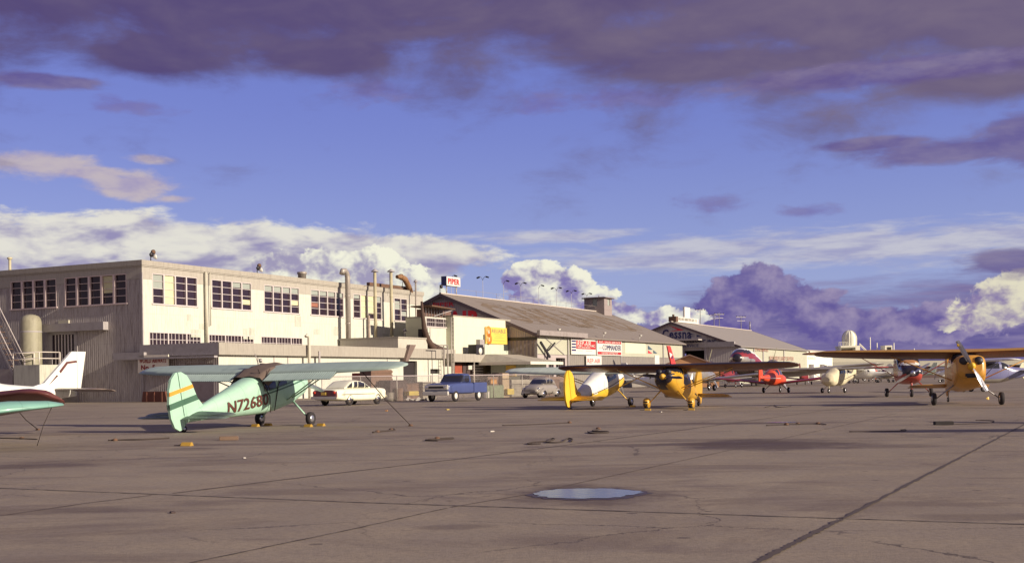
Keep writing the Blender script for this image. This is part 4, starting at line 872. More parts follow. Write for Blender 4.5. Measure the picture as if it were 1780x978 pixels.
# ---------------------------------------------------------------- lofted bodies
def paint(name, col, rough=.35, coat=.35, var=.08, dirt=.3, dc=None):
    """aircraft or car enamel: faded, streaked with grime, with panel seams and slight oil canning"""
    if name in MATS: return MATS[name]
    m = pbr(name, col, rough+.06, 0, var, 1.3, dirt=dirt, dirtcol=dc or tuple(c*.45+.015 for c in col), coat=coat*.6)
    t = NT(m.node_tree); b = t.n['Principled BSDF']; co = t.node('ShaderNodeTexCoord').outputs['Object']; X = t.xyz(co)
    old = b.inputs['Base Color'].links[0].from_socket
    seam = lambda v, s, w_: t.smooth(t.m('ABSOLUTE', t.sub(t.m('FRACT', t.mul(v, 1/s)), .5)), .5-w_, .5)
    k = t.m('MAXIMUM', seam(t.add(X[0], t.mul(X[2], .2)), .62, .022), seam(X[1], .47, .02))
    grime = t.smooth(t.noise(t.vm('MULTIPLY', co, (1.2, 3, 6)), 2.2, 6, .7), .52, .78)
    c1 = t.mix(t.mul(grime, dirt*.8), old, tuple(q*.35+.012 for q in col)); t.l.new(t.mix(t.mul(k, .38), c1, tuple(q*.3 for q in col)), b.inputs['Base Color'])
    bn = t.node('ShaderNodeBump'); bn.inputs['Strength'].default_value = .25; bn.inputs['Distance'].default_value = .02
    t.l.new(t.add(t.noise(co, 2.6, 3), t.mul(t.m('SINE', t.mul(X[1], 2*math.pi/.4)), .12)), bn.inputs['Height']); t.l.new(bn.outputs[0], b.inputs['Normal'])
    return m
def crom(p0, p1, p2, p3, t): return .5*((2*p1)+(-p0+p2)*t+(2*p0-5*p1+4*p2-p3)*t*t+(-p0+3*p1-3*p2+p3)*t**3)
def interp(secs, x):
    if x >= secs[0][0]: return secs[0][1:]
    if x <= secs[-1][0]: return secs[-1][1:]
    for i in range(len(secs)-1):
        a, b = secs[i], secs[i+1]
        if b[0] <= x <= a[0]:
            t = (a[0]-x)/max(1e-6, a[0]-b[0]); p = secs[max(0, i-1)]; q = secs[min(len(secs)-1, i+2)]
            k = [a[j]+(b[j]-a[j])*t for j in range(1, len(a))]; c = [crom(p[j], a[j], b[j], q[j], t) for j in range(1, len(a))]
            return [u*.55+v*.45 for u, v in zip(k, c)]
def side_y(secs, x, z):
    zb, zt, hw, e = interp(secs, x); zc, hh = (zb+zt)/2, (zt-zb)/2; r = min(.999, abs((z-zc)/hh)); return hw*(1-r**e)**(1/e)
def loft(secs, nst, nar, cls, xs=None):
    """secs: (x, zb, zt, halfwidth, exponent) nose to tail. cls(x,y,z,ang)->(part, material index). returns {part: MB}"""
    x0, x1 = secs[0][0], secs[-1][0]; xs = xs or [x0+(x1-x0)*i/nst for i in range(nst+1)]; rings = []
    for x in xs:
        zb, zt, hw, e = interp(secs, x); zc, hh = (zb+zt)/2, (zt-zb)/2; ring = []
        for k in range(nar):
            a = 2*math.pi*(k+.5)/nar; c, s_ = math.cos(a), math.sin(a)
            ring.append(Vector((x, hw*math.copysign(abs(c)**(2/e), c), zc+hh*math.copysign(abs(s_)**(2/e), s_))))
        rings.append(ring)
    parts = {}
    for i in range(len(xs)-1):
        for k in range(nar):
            q = [rings[i][k], rings[i][(k+1) % nar], rings[i+1][(k+1) % nar], rings[i+1][k]]; c = sum(q, Vector())/4
            nm, mi = cls(c.x, c.y, c.z); parts.setdefault(nm, MB()).add(q, [(0, 1, 2, 3)], mi, True)
    for ring in (rings[0], rings[-1]):
        c = ring[0].copy(); nm, mi = cls(c.x, 0, (max(p.z for p in ring)+min(p.z for p in ring))/2); parts.setdefault(nm, MB()).add(ring, [tuple(range(nar))], mi, False)
    return parts
AF = [(0, 0), (.015, .26), (.08, .62), (.25, .95), (.42, .98), (.7, .62), (1, .02)]
def wing_mesh(st, mb=None, two=False, mirror=True, mu=0, ml=0):
    """st: (y, x_leading, chord, z, thickness)"""
    mb = mb or MB(); S_ = [(-y, a, c, z, t) for y, a, c, z, t in st[::-1] if y > 0]+list(st) if mirror else st; rings = []
    for y, a, c, z, t in S_:
        up_ = [(a-c*u, y, z+v*t) for u, v in AF]; lo_ = [(a-c*u, y, z-v*t*.35) for u, v in AF[-2:0:-1]]; rings.append(up_+lo_)
    n = len(rings[0]); nu = len(AF)
    for i in range(len(rings)-1):
        for k in range(n):
            q = [rings[i][k], rings[i][(k+1) % n], rings[i+1][(k+1) % n], rings[i+1][k]]; mb.add(q, [(0, 1, 2, 3)], mu if k < nu-1 else ml, True)
    for r_ in (rings[0], rings[-1]): mb.add(r_, [tuple(range(n))], mu)
    return mb
def wheel(parent, c, r, w, hub=None, pant=None, xf=None, axis='Y'):
    x, y, z = c; m = MB(); h = w/2
    m.lathe([(r*.55, -h*.8), (r*.8, -h), (r*.95, -h*.75), (r, 0), (r*.95, h*.75), (r*.8, h), (r*.55, h*.8)], c, axis, 20)
    wl = m.build('wheel', M_tyre, parent)
    MB().lathe([(0, -h*.85), (r*.3, -h*.95), (r*.56, -h*.75), (r*.56, h*.75), (r*.3, h*.95), (0, h*.85)], c, axis, 16).build('hub', hub or M_alu, wl)
    return wl
def clip(poly, f):
    out_ = []
    for i, p in enumerate(poly):
        q = poly[(i+1) % len(poly)]; a, b = f(p), f(q)
        if a >= 0: out_.append(p)
        if a*b < 0: t = a/(a-b); out_.append((p[0]+(q[0]-p[0])*t, p[1]+(q[1]-p[1])*t))
    return out_
M_prop = pbr('propeller_metal', (.5, .5, .54), .3, metal=.7); M_scr = pbr('windscreen_glass', (.025, .025, .035), .08, spec=.6, var=.2)
FIN_ROUND = [(-4.05, 1.60), (-4.3, 1.95), (-4.45, 2.4), (-4.62, 2.68), (-4.85, 2.83), (-5.08, 2.85), (-5.3, 2.7), (-5.47, 2.4), (-5.56, 2.0), (-5.56, 1.6), (-5.46, 1.3), (-5.28, 1.17), (-5.1, 1.17), (-4.98, 1.3)]
FIN_SWEPT = [(-3.5, 1.6), (-4.2, 1.78), (-5.05, 2.95), (-5.65, 2.95), (-5.32, 1.5), (-4.9, 1.4)]
FLOW = [(-3.7, 1.55), (-4.3, 1.7), (-4.8, 2.15), (-5.3, 2.15), (-5.25, 1.45), (-4.9, 1.4)]
def prop(parent, x, z, r, ang, xf, tipmat=None, spin=None, spin_r=.14, blade=None):
    c = Vector((x, 0, z)); m = MB(); tips = MB()
    for s in (0, math.pi):
        d = Vector((0, math.sin(ang+s), math.cos(ang+s))); e = Vector((0, math.cos(ang+s), -math.sin(ang+s))); f = Vector((1, 0, 0)); prev = None
        for k, (q, wd, tw) in enumerate(((.08, .06, 1.1), (.2, .075, .9), (.45, .085, .6), (.75, .075, .4), (.92, .055, .32), (1.0, .02, .3))):
            u = e*math.cos(tw)+f*math.sin(tw); v = d.cross(u); p = c+d*q*r; ring = [p+u*wd*r, p+v*.012, p-u*wd*r, p-v*.012]
            if prev: (tips if (k == 5 and tipmat) else m).add(prev+ring, [(i, (i+1) % 4, 4+(i+1) % 4, 4+i) for i in range(4)])
            prev = ring
    p = m.build('propeller', blade or M_prop, parent, xf)
    if tipmat: tips.build('blade_tips', tipmat, p)
    MB().lathe([(spin_r, -.12), (spin_r*.95, 0), (spin_r*.6, .13), (0, .2)], (x, 0, z), 'X', 14).build('spinner', spin or M_alu, parent, xf)
def tail_feathers(e, xf, fin, mats, stab_z=1.5, stab_x=-4.25, span=1.6, chord=.95, hinge=-4.98, elev=None, thick=.05, bands=(), rud=None, stabmat=None):
    body = mats
    f_ = clip(fin, lambda p: p[0]-hinge+(0)); r_ = clip(fin, lambda p: hinge-.02-p[0])
    if len(f_) > 2: MB().prism(f_, 'Y', -thick, thick).build('fin', body, e, xf, bevel=0)
    if len(r_) > 2: MB().prism(r_, 'Y', -thick*.8, thick*.8).build('rudder', rud or body, e, xf)
    for (z0, z1, mt, sl) in bands:
        b = clip(clip(fin, lambda p: p[1]-z0-sl*(p[0]+5)), lambda p: z1+sl*(p[0]+5)-p[1])
        if len(b) > 2: MB().prism(b, 'Y', -thick-.006, thick+.006).build('tail_stripe', mt, e, xf)
    for s in (-1, 1):
        m = wing_mesh([(s*.05, stab_x, chord*.62, stab_z, .05), (s*span*.8, stab_x-.15, chord*.48, stab_z, .035), (s*span*.97, stab_x-.3, chord*.3, stab_z, .02)], mirror=False); m.build('tailplane', stabmat or body, e, xf)
        m = wing_mesh([(s*.1, stab_x-chord*.64, chord*.36, stab_z, .035), (s*span*.8, stab_x-.15-chord*.5, chord*.34, stab_z, .03), (s*span, stab_x-.4-chord*.3, chord*.2, stab_z, .015)], mirror=False)
        if elev:
            pv = Matrix.Translation((stab_x-chord*.64, 0, stab_z)) @ Matrix.Rotation(-elev, 4, 'Y') @ Matrix.Translation((-(stab_x-chord*.64), 0, -stab_z))
            for i, v in enumerate(m.v): m.v[i] = pv @ v
        m.build('elevator', stabmat or body, e, xf)
SEC140 = [(1.12, 1.02, 1.36, .26, 2.2), (1.05, .93, 1.47, .38, 2.4), (.8, .82, 1.56, .46, 2.6), (.35, .74, 1.62, .5, 2.8), (.05, .7, 1.72, .53, 3), (-.3, .69, 1.98, .54, 3.2), (-.9, .7, 2.02, .55, 3.2), (-1.5, .75, 2.0, .52, 3),
          (-2.3, .88, 1.92, .42, 2.6), (-3.2, 1.04, 1.8, .3, 2.3), (-4.2, 1.22, 1.66, .17, 2.2), (-5.0, 1.33, 1.56, .06, 2)]
SEC172 = [(1.5, 1.0, 1.35, .3, 2.4), (1.42, .85, 1.5, .45, 2.6), (1.0, .72, 1.58, .52, 3), (.45, .64, 1.66, .55, 3), (.15, .62, 1.85, .56, 3), (-.25, .62, 2.16, .56, 3.4), (-1.4, .62, 2.2, .56, 3.4), (-1.9, .68, 2.12, .52, 3), (-2.6, .86, 1.78, .38, 2.4), (-3.8, 1.1, 1.66, .22, 2.2), (-5.1, 1.3, 1.55, .07, 2)]
SECLOW = [(1.9, .85, 1.2, .28, 2.4), (1.8, .72, 1.32, .42, 2.6), (1.3, .6, 1.42, .5, 3), (.7, .55, 1.46, .55, 3), (.4, .55, 1.5, .56, 3), (-.2, .55, 1.88, .56, 2.8), (-.9, .56, 1.95, .56, 2.8), (-1.7, .62, 1.78, .5, 2.6), (-2.6, .78, 1.5, .36, 2.4), (-3.8, .95, 1.4, .22, 2.2), (-5.1, 1.1, 1.36, .07, 2)]
def aircraft(name, label, cat, pos, head, mats, kind='high', low_inc=0, low_z=.68, low_th=1, tail=True, secs=None, pitch=None, scale=1, fin=FIN_ROUND, span=5.08, chord=1.47, wing_z=1.97, wing_x=-.02, track=1.0, wheel_r=.22, gear=None,
             prop_ang=.5, tip=None, bands=(), body_cls=None, group=None, nst=56, nar=28, stripes=None, tailkw=None, dihed=.012, strut=True, spin=None, nosecap=None, finmat=None, rudmat=None, hub=None, wing_two=False, detail=True, prop_r=.92, flaps=None, prop_on=True, leg=None, blade=None):
    e = empty(name, (pos.x, pos.y, 0), head, label, cat, group, scale)
    secs = secs or (SEC140 if kind == 'high' and tail else SEC172 if kind == 'high' else SECLOW)
    pitch = (R(12) if tail else 0) if pitch is None else pitch
    xf = Matrix.Translation((0, 0, wheel_r)) @ Matrix.Rotation(-pitch, 4, 'Y') @ Matrix.Translation((0, 0, -wheel_r))
    body = mats['body']; bl = [body, mats.get('body2', body), mats.get('stripe', body), mats.get('nose', body)]
    zs = wing_z
    def cls(x, y, z):
        if kind == 'high':
            if -.32 < x < .12 and z > 1.58 and z < zs-.04 and abs(y) > -1: return 'windscreen', 0
            if detail and z > 1.5 and z < zs-.16 and abs(y) > .25:
                if -.88 < x < -.38 or -1.5 < x < -.96: return 'side_window#%d%d' % (y > 0, x > -.92), 0
            if not detail and z > 1.5 and z < zs-.12 and -1.6 < x < -.35 and abs(y) > .25: return 'side_window#%d' % (y > 0), 0
            if secs is SEC172 and z > 1.62 and z < zs-.14 and -2.2 < x < -1.65: return 'side_window#r', 0
        else:
            if z > 1.44 and -.3 < x < .32: return 'windscreen', 0
            if z > 1.46 and z < 1.82 and (-.95 < x < -.4 or -1.55 < x < -1.02) and abs(y) > .2: return 'side_window#%d%d' % (y > 0, x > -1), 0
        return ('fuselage', body_cls(x, y, z) if body_cls else 0)
    for nm, m in loft(secs, nst, nar, cls).items(): m.build(nm.split('#')[0], bl if nm == 'fuselage' else M_scr, e, xf, recalc=True)
    if stripes:
        for z0, z1, xa, xb, mt in stripes:
            m = MB()
            for s in (-1, 1):
                n_ = 26; pr = None
                for i in range(n_+1):
                    x = xa+(xb-xa)*i/n_; a0, a1 = z0(x), z1(x); q = [Vector((x, s*(side_y(secs, x, a0)+.008), a0)), Vector((x, s*(side_y(secs, x, a1)+.008), a1))]
                    if pr: m.add(pr+q, [(0, 1, 3, 2)])
                    pr = q
            m.build('fuselage_stripe', mt, e, xf)
    W_ = mats.get('wing', body); wm = [W_, mats.get('wing_low', W_)]
    if kind == 'high':
        sp = span; st_ = [(0, wing_x, chord, zs, .17), (sp*.5, wing_x, chord, zs+sp*.5*dihed, .165), (sp*.8, wing_x-.03, chord*.84, zs+sp*.8*dihed, .14), (sp*.93, wing_x-.1, chord*.68, zs+sp*.93*dihed, .11), (sp*.985, wing_x-.24, chord*.45, zs+sp*dihed, .06), (sp, wing_x-.38, chord*.2, zs+sp*dihed, .03)]
        wing_mesh(st_, mu=0, ml=1).build('wing', wm, e, xf)
        if strut:
            for s in (-1, 1):
                y = s*(side_y(secs, -.1, .95)-.02); MB().bar((-.12, y, .95), (wing_x-.5, s*sp*.48, zs-.03), .045, .035, .5).build('wing_strut', mats.get('strut', body), e, xf)
                if secs is SEC140: MB().bar((-.45, y, .95), (wing_x-.95, s*sp*.46, zs-.03), .035, .03, .6).build('wing_strut', mats.get('strut', body), e, xf)
    else:
        sp = span; zl = low_z; dh = .1; st_ = [(.3, .45, chord*1.15, zl, .17), (sp*.3, .38, chord*1.05, zl+sp*.3*dh, .16), (sp*.88, .2, chord*.8, zl+sp*.88*dh, .12), (sp*.97, .05, chord*.62, zl+sp*.97*dh, .08), (sp, -.15, chord*.35, zl+sp*dh, .03)]
        ri = Matrix.Translation((.1, 0, zl)) @ Matrix.Rotation(-low_inc, 4, 'Y') @ Matrix.Translation((-.1, 0, -zl))
        for s in (-1, 1): wing_mesh([(s*y, a, c, z, t*low_th) for y, a, c, z, t in st_], mirror=False, mu=0, ml=1).build('wing', wm, e, xf @ ri)
        if mats.get('tip'):
            for s in (-1, 1): wing_mesh([(s*sp*.955, .1, chord*.66, zl+sp*.965*dh, .1), (s*sp*1.0, -.1, chord*.45, zl+sp*dh+.02, .06), (s*sp*1.02, -.25, chord*.25, zl+sp*dh+.02, .02)], mirror=False).build('wing_tip', mats['tip'], e, xf)
    if flaps:
        for s in (-1, 1):
            m = MB(); x0, x1, y0, y1, dz0, dz1 = flaps; n_ = 60; pr = None
            for i in range(n_+1):
                y = s*(y0+(y1-y0)*i/n_); r_ = .012 if i % 2 else -.004; zz = zs+abs(y)*dihed; q = [Vector((x0, y, zz+dz0+r_)), Vector((x1, y, zz+dz1+r_*.6)), Vector((x1, y, zz+dz1-.02)), Vector((x0, y, zz+dz0-.05))]
                if pr: m.add(pr+q, [(0, 1, 5, 4), (1, 2, 6, 5), (2, 3, 7, 6), (3, 0, 4, 7)])
                pr = q
            m.build('wing_flap', W_, e, xf)
    tkw = dict(stab_z=1.5 if kind == 'high' else 1.3); tkw.update(tailkw or {})
    tail_feathers(e, xf, fin, finmat or body, bands=bands, rud=rudmat, **tkw)
    # gear
    lm = leg or mats.get('leg', body); gl_ = []
    for s in (-1, 1):
        top = xf @ Vector((.02, s*.38, .82 if kind == 'high' else .7)); MB().bar(top, (.0, s*(track-.09), wheel_r+.02), .05, .035, .6).build('gear_leg', lm, e)
        wl = wheel(e, (0, s*track, wheel_r), wheel_r, .17, hub)
        if gear == 'pants':
            MB().lathe([(0, -.13), (wheel_r*.9, -.12), (wheel_r*1.08, 0), (wheel_r*.9, .12), (0, .13)], (0, s*track, wheel_r*1.2), 'Y', 14).build('wheel_cover', mats['body'], wl)
            MB().box((0, s*track, wheel_r*1.45), (wheel_r*2.25, .2, .045)).box((0, s*track, wheel_r*.95), (wheel_r*2.25, .2, .05)).build('cover_stripes', M_black, wl)
    if tail:
        tb = xf @ Vector((-4.85, 0, 1.36)); wc = (tb.x-.15, 0, .1); MB().bar(tb, (tb.x-.15, 0, .12), .022, .018).build('tail_gear_spring', M_steel, e); wheel(e, wc, .1, .08, hub)
    else:
        nx = secs[0][0]-.5; MB().bar((nx, 0, .95), (nx+.03, 0, .2), .05).build('nose_gear_leg', lm, e); wheel(e, (nx+.03, 0, wheel_r*.9), wheel_r*.9, .14, hub)
        if gear == 'pants': pass
    if prop_on:
        zc = (secs[0][1]+secs[0][2])/2; prop(e, secs[0][0]+.1, zc, prop_r, prop_ang, xf, tip, spin, blade=blade)
    if nosecap:
        zb, zt, hw, _ = secs[1][1:]; m = MB(); MB().box((secs[0][0]-.02, 0, zb+.12), (.12, hw*.9, .2)).build('chin_intake', M_black, e, xf, bevel=.05)
        for s in (-1, 1): MB().lathe([(0, secs[1][0]+.085), (hw*.3, secs[1][0]+.08), (hw*.34, secs[1][0]-.1)], (0, s*hw*.52, (zb+zt)/2+.22), 'X', 14).build('cowl_intake', M_black, e, xf)
    return e, xf, secs
# ---- sea foam taildragger
g_ = ground(501, 738.2); G140 = Vector((g_.x-.1, g_.y, 0)); HD140 = R(66.5)
c_sea = paint('seafoam_paint', (.38, .60, .46), .4, .25, dirt=.2); c_seaw = paint('seafoam_wing_paint', (.33, .42, .38), .5, .15, dirt=.25); c_dg = paint('dark_green_paint', (.06, .14, .09), .4)
c_or = paint('orange_stripe_paint', (.75, .33, .04), .4)
e140, xf140, s140 = aircraft('taildragger_aircraft', 'sea foam green high wing taildragger lettered N72680 with an orange tail band', 'airplane', G140, HD140,
    dict(body=c_sea, wing=c_seaw, strut=c_sea, stripe=c_dg, leg=c_sea), bands=[(2.25, 2.36, c_or, .02), (1.86, 2.03, c_dg, .02)], nst=90, nar=40, flaps=(-1.38, -1.80, .62, 3.1, .045, -.09),
    stripes=[(lambda x: 1.36+.05*x*-.2, lambda x: 1.41+.05*x*-.2, .95, -2.2, c_dg), (lambda x: 1.46, lambda x: 1.50, .95, -1.4, c_dg)], prop_ang=1.2, hub=M_alu, tailkw=dict(stabmat=paint('shaded_tailplane_tone', (.1, .13, .11), .5)))  # tailplane darkened so its shade sits in the paint
# registration on both sides
def fine_text(txt, size, bold, shear, k):
    vs_, fs_ = text2d(txt, size, bold, shear); b = bmesh.new(); bv = [b.verts.new((x, y, 0)) for x, y in vs_]
    for f in fs_:
        try: b.faces.new([bv[q] for q in f])
        except ValueError: pass
    for _ in range(4):
        long_ = [e_ for e_ in b.edges if e_.calc_length() > .05]
        if long_: bmesh.ops.subdivide_edges(b, edges=long_, cuts=1); bmesh.ops.triangulate(b, faces=[f for f in b.faces if len(f.verts) > 3])
    b.verts.index_update(); v = [(q.co.x, q.co.y) for q in b.verts]; f = [tuple(q.index for q in p.verts) for p in b.faces]; b.free()
    w0 = max(q[0] for q in v)-min(q[0] for q in v); return [(x*k/w0, y) for x, y in v], f
vs_, fs_ = fine_text('N72680', .54, .018, .1, 1.8)
for s in (-1, 1):
    pts = []
    for x, y in vs_:
        X_ = -2.42+x*(1 if s < 0 else -1); Z_ = 1.12+y*.95-.07*(X_+2.3); pts.append(Vector((X_, s*(side_y(s140, X_, Z_)+.028), Z_)))
    m = MB(); m.add(pts, fs_); m.build('registration_lettering', pbr('brown_registration', (.1, .03, .02), .5), e140, xf140, recalc=False)
# canvas cover over the cabin roof
cv = empty('canvas_cabin_cover', (G140.x, G140.y, 0), HD140, 'brown canvas cover tied over the cabin roof of the sea foam taildragger', 'cover')
m = MB(); rows = []
for i in range(13):
    x = .22-1.95*i/12; row = []
    for k in range(15):
        a = -1+2*k/14; y = a*.66; zt = 2.16 if x < -.2 else 2.16-(x+.2)*.9; d = abs(a)
        z = zt-.05*d*d-(.34*max(0, d-.72)/.28)*(1 if -1.62 < x < .1 else .6)+.018*math.sin(x*13+a*7)
        if x < -1.3: z -= (-1.3-x)*.35
        row.append((x, y*(1+.02*math.sin(x*17)), z))
    rows.append(row)
m.add([p for r_ in rows for p in r_], [(i*15+k, i*15+k+1, (i+1)*15+k+1, (i+1)*15+k) for i in range(12) for k in range(14)], 0, True)
m.build('canvas_sheet', M_brown, cv, xf140, recalc=False)
m = MB()
for pts in (((-.2, -.57, 1.95), (-.9, -.575, 1.6), (-1.3, -.56, .8)), ((-1.7, -.5, 1.9), (-1.42, -.55, 1.3), (-1.5, -.54, .8)), ((-1.3, -.6, 2.15), (-1.5, -.54, 1.95), (-1.4, -.57, 1.5)), ((-1.5, -.3, 2.2), (-1.6, -.50, 1.85), (-1.62, -.54, 1.5))): m.path(pts, .016, 5)
m.build('tie_straps', M_rope, cv, xf140)
m = MB(); m.lathe([(0, 2.3), (.05, 2.3), (.05, 2.42), (0, 2.42)], (-.9, 0, 0)); m.bar((-.9, .1, 2.2), (-1.0, .1, 2.6), .012); m.build('aerial', M_steel, e140, xf140)

c_sil = pbr('silver_skin', (.42, .39, .36), .35, metal=.6, var=.15)
# ---- white and yellow taildragger seen from behind
c_yel = paint('yellow_paint', (.8, .5, .04), .4); c_wht = paint('white_paint', (.8, .79, .72), .35, dirt=.1); c_mint = paint('pale_mint_wing', (.58, .66, .55), .4); c_brn = paint('dark_brown_paint', (.06, .035, .03), .4)
g1 = ground(1063, 705.5); aircraft('taildragger_aircraft', 'white topped taildragger with yellow tail and belly, seen from behind', 'airplane', Vector((g1.x, g1.y, 0)), R(64),
    dict(body=c_wht, body2=c_yel, wing=c_mint, strut=c_yel, leg=c_yel), body_cls=lambda x, y, z: 1 if z < 1.26+(.06 if x < -3 else 0) or x < -4.1 else 0, finmat=c_yel, nst=60,
    stripes=[(lambda x: 1.27, lambda x: 1.31, .9, -3.8, c_brn)], wing_z=1.9, span=5.3, spin=c_yel, prop_ang=.2)
# ---- black and yellow taildragger seen from the front
c_ywk = paint('orange_yellow_paint', (.62, .34, .03), .35); c_blk = paint('black_gloss', (.025, .018, .028), .25)
g2_ = ground(1163, 710.5); aircraft('taildragger_aircraft', 'black and yellow taildragger with yellow wheel covers, facing the camera', 'airplane', Vector((g2_.x, g2_.y, 0)), math.atan2(-.93, -.40),
    dict(body=c_ywk, body2=c_blk, wing=c_blk, wing_low=paint('shaded_orange_underwing', (.15, .055, .028), .5), strut=c_ywk, leg=c_ywk), body_cls=lambda x, y, z: 1 if (x > 1.0 or (abs(z-1.35) < .03) or (z > 1.6 and x > .1) or (y < .12 and x > .5)) else 0,  # underwing shade and the cowl's unlit side are put into these colours
    span=5.45, gear='pants', track=1.0, spin=c_ywk, prop_ang=R(95), wing_z=1.93, prop_r=.9, blade=c_blk, nosecap=True)
# ---- big yellow one facing the camera at right
c_amb = paint('amber_yellow_paint', (.58, .28, .035), .38); c_ambw = paint('shaded_amber_underwing', (.22, .085, .03), .5)  # shade under the wing put into a darker amber
SECBIG = [(1.25, .98, 1.5, .36, 3.2), (1.2, .8, 1.66, .5, 3.6), (.8, .66, 1.74, .55, 3.8), (.35, .6, 1.76, .56, 3.8), (.05, .6, 1.8, .55, 3.6), (-.3, .62, 2.12, .52, 3.2), (-1.2, .72, 2.2, .5, 3), (-1.8, .8, 2.1, .46, 2.8), (-2.4, .92, 1.85, .36, 2.4), (-3.4, 1.1, 1.7, .26, 2.2), (-4.3, 1.25, 1.62, .16, 2.2), (-5.0, 1.33, 1.56, .06, 2)]
g3 = ground(1682, 703.6); aircraft('taildragger_aircraft', 'big amber yellow taildragger facing the camera with its silver propeller standing diagonally', 'airplane', Vector((g3.x, g3.y, 0)), math.atan2(-.97, -.22),
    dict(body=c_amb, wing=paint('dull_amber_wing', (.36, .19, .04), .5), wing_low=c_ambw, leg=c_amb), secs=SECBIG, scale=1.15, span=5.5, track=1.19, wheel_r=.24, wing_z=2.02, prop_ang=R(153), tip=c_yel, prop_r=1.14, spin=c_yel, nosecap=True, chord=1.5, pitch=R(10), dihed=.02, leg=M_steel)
# ---- seafoam / maroon low wing at left edge
c_mar = paint('maroon_wing_paint', (.12, .035, .03), .35); c_tl = paint('teal_tip_paint', (.2, .4, .33), .4)
gl_ = at(112, 684, 34.5); hdl = math.atan2(-.85, -.53); o_ = Vector((gl_.x+.53*-4.85, gl_.y-.85*4.85, 0)); o_ = Vector((gl_.x-.53*4.7, gl_.y-.85*4.7, 0))
FL = [(-3.2, 1.28), (-4.0, 1.5), (-4.95, 2.42), (-5.45, 2.42), (-5.25, 1.3), (-4.9, 1.2)]
el_, xl_, sl_ = aircraft('low_wing_aircraft', 'white low wing aircraft with swept fin and maroon wing cut by the left edge', 'airplane', o_, hdl, dict(body=c_wht, wing=c_mar), kind='low', low_inc=R(19), low_z=.8, low_th=1.7, tail=False, fin=FL, span=5.2, chord=1.35,
    tailkw=dict(stabmat=paint('grey_brown_tailplane', (.2, .15, .13), .4), elev=R(14), hinge=-5.12, span=1.8), nst=50)
m = MB()
for s in (-1, 1): m.add([(-4.75, s*.058, 2.12), (-5.1, s*.058, 2.16), (-5.12, s*.058, 2.10), (-4.80, s*.058, 2.06), (-4.55, s*.058, 1.78), (-4.5, s*.058, 1.84)], [(0, 1, 2, 3), (0, 3, 4, 5)]); m.add([(-4.42, s*.058, 1.74), (-4.46, s*.058, 1.70), (-4.1, s*.058, 1.40)], [(0, 1, 2)])
m.build('tail_flash', c_mar, el_, xl_)
# teal drooped wing panel nearer the camera
pA, pB = at(103, 703.5, 27.5), at(-120, 728, 25.5)
e = empty('detached_wing_panel', (pA.x, pA.y, 0), math.atan2(pB.y-pA.y, pB.x-pA.x), 'sea foam wing end with hanging tie ropes at the left edge', 'wing'); 
Lp = (pB-pA).length; m = MB()
wing_mesh([(0, .25, .35, pA.z, .05), (.35, .42, .75, pA.z-.02, .13), (1.2, .5, 1.1, (pA.z*2+pB.z)/3, .2), (Lp, .5, 1.2, pB.z, .24)], m, mirror=False)
m.v = [Vector((v.y, v.x, v.z)) for v in m.v]; m.build('wing_panel', c_tl, e)
for xx in (.2, 1.25): MB().path([(xx, .1, pA.z), (xx+.1+.2*xx, -.1, .5), (xx+.15+.3*xx, -.3, .02)], .008, 5).build('tie_rope', M_rope, e)
for x_ in (4.6,): MB().bar((x_, .2, 0), (x_, .2, pB.z), .04).build('support_leg', M_steel, e)

# ---- orange red low wing, tail towards camera
c_ored = paint('orange_red_paint', (.66, .075, .022), .4); c_red = paint('crimson_paint', (.24, .022, .028), .4)
g4 = ground(1349, 682); aircraft('low_wing_aircraft', 'orange red low wing aircraft with white tailplane and crimson wings', 'airplane', Vector((g4.x, g4.y, 0)), R(64), dict(body=c_ored, wing=c_red, leg=M_black), kind='low', tail=False, fin=[(-4.3, 1.3), (-4.75, 2.35), (-5.4, 2.35), (-5.5, .95), (-5.0, .95)], span=4.9, tailkw=dict(stabmat=c_wht, stab_z=1.15, span=1.5), nst=40, nar=20, scale=1.0)
# ---- canvas nosed cream high wing
c_crm = paint('cream_paint', (.6, .54, .36), .5); c_gw = paint('dull_grey_wing', (.36, .33, .27), .5)
g5 = ground(1449, 682.5); e5, x5, _ = aircraft('high_wing_aircraft', 'cream high wing aircraft with nose wrapped in pale canvas', 'airplane', Vector((g5.x, g5.y, 0)), math.atan2(-.80, -.60), dict(body=c_crm, wing=c_gw), kind='high', tail=False, fin=FLOW, span=5.3, wing_z=2.0, nst=40, nar=20, prop_on=False, scale=.88)
m = MB()
for nm, q in loft([(1.62, .95, 1.35, .3, 2.2), (1.3, .68, 1.62, .58, 2.4), (.6, .58, 1.8, .62, 2.6), (0.0, .72, 2.1, .6, 3)], 14, 24, lambda x, y, z: ('a', 0)).items():
    for i, v in enumerate(q.v): v.y *= 1+.05*math.sin(v.z*14+v.x*6); v.z += .03*math.sin(v.x*17+v.y*9)
    q.build('nose_canvas', pbr('pale_canvas', (.62, .55, .38), .9, var=.2, bump=.6, bscale=6), tag(empty('nose_canvas_cover', (g5.x, g5.y, 0), math.atan2(-.80, -.60), None, None, None, .88), 'pale canvas wrapped round the nose of the cream high wing aircraft', 'cover'))
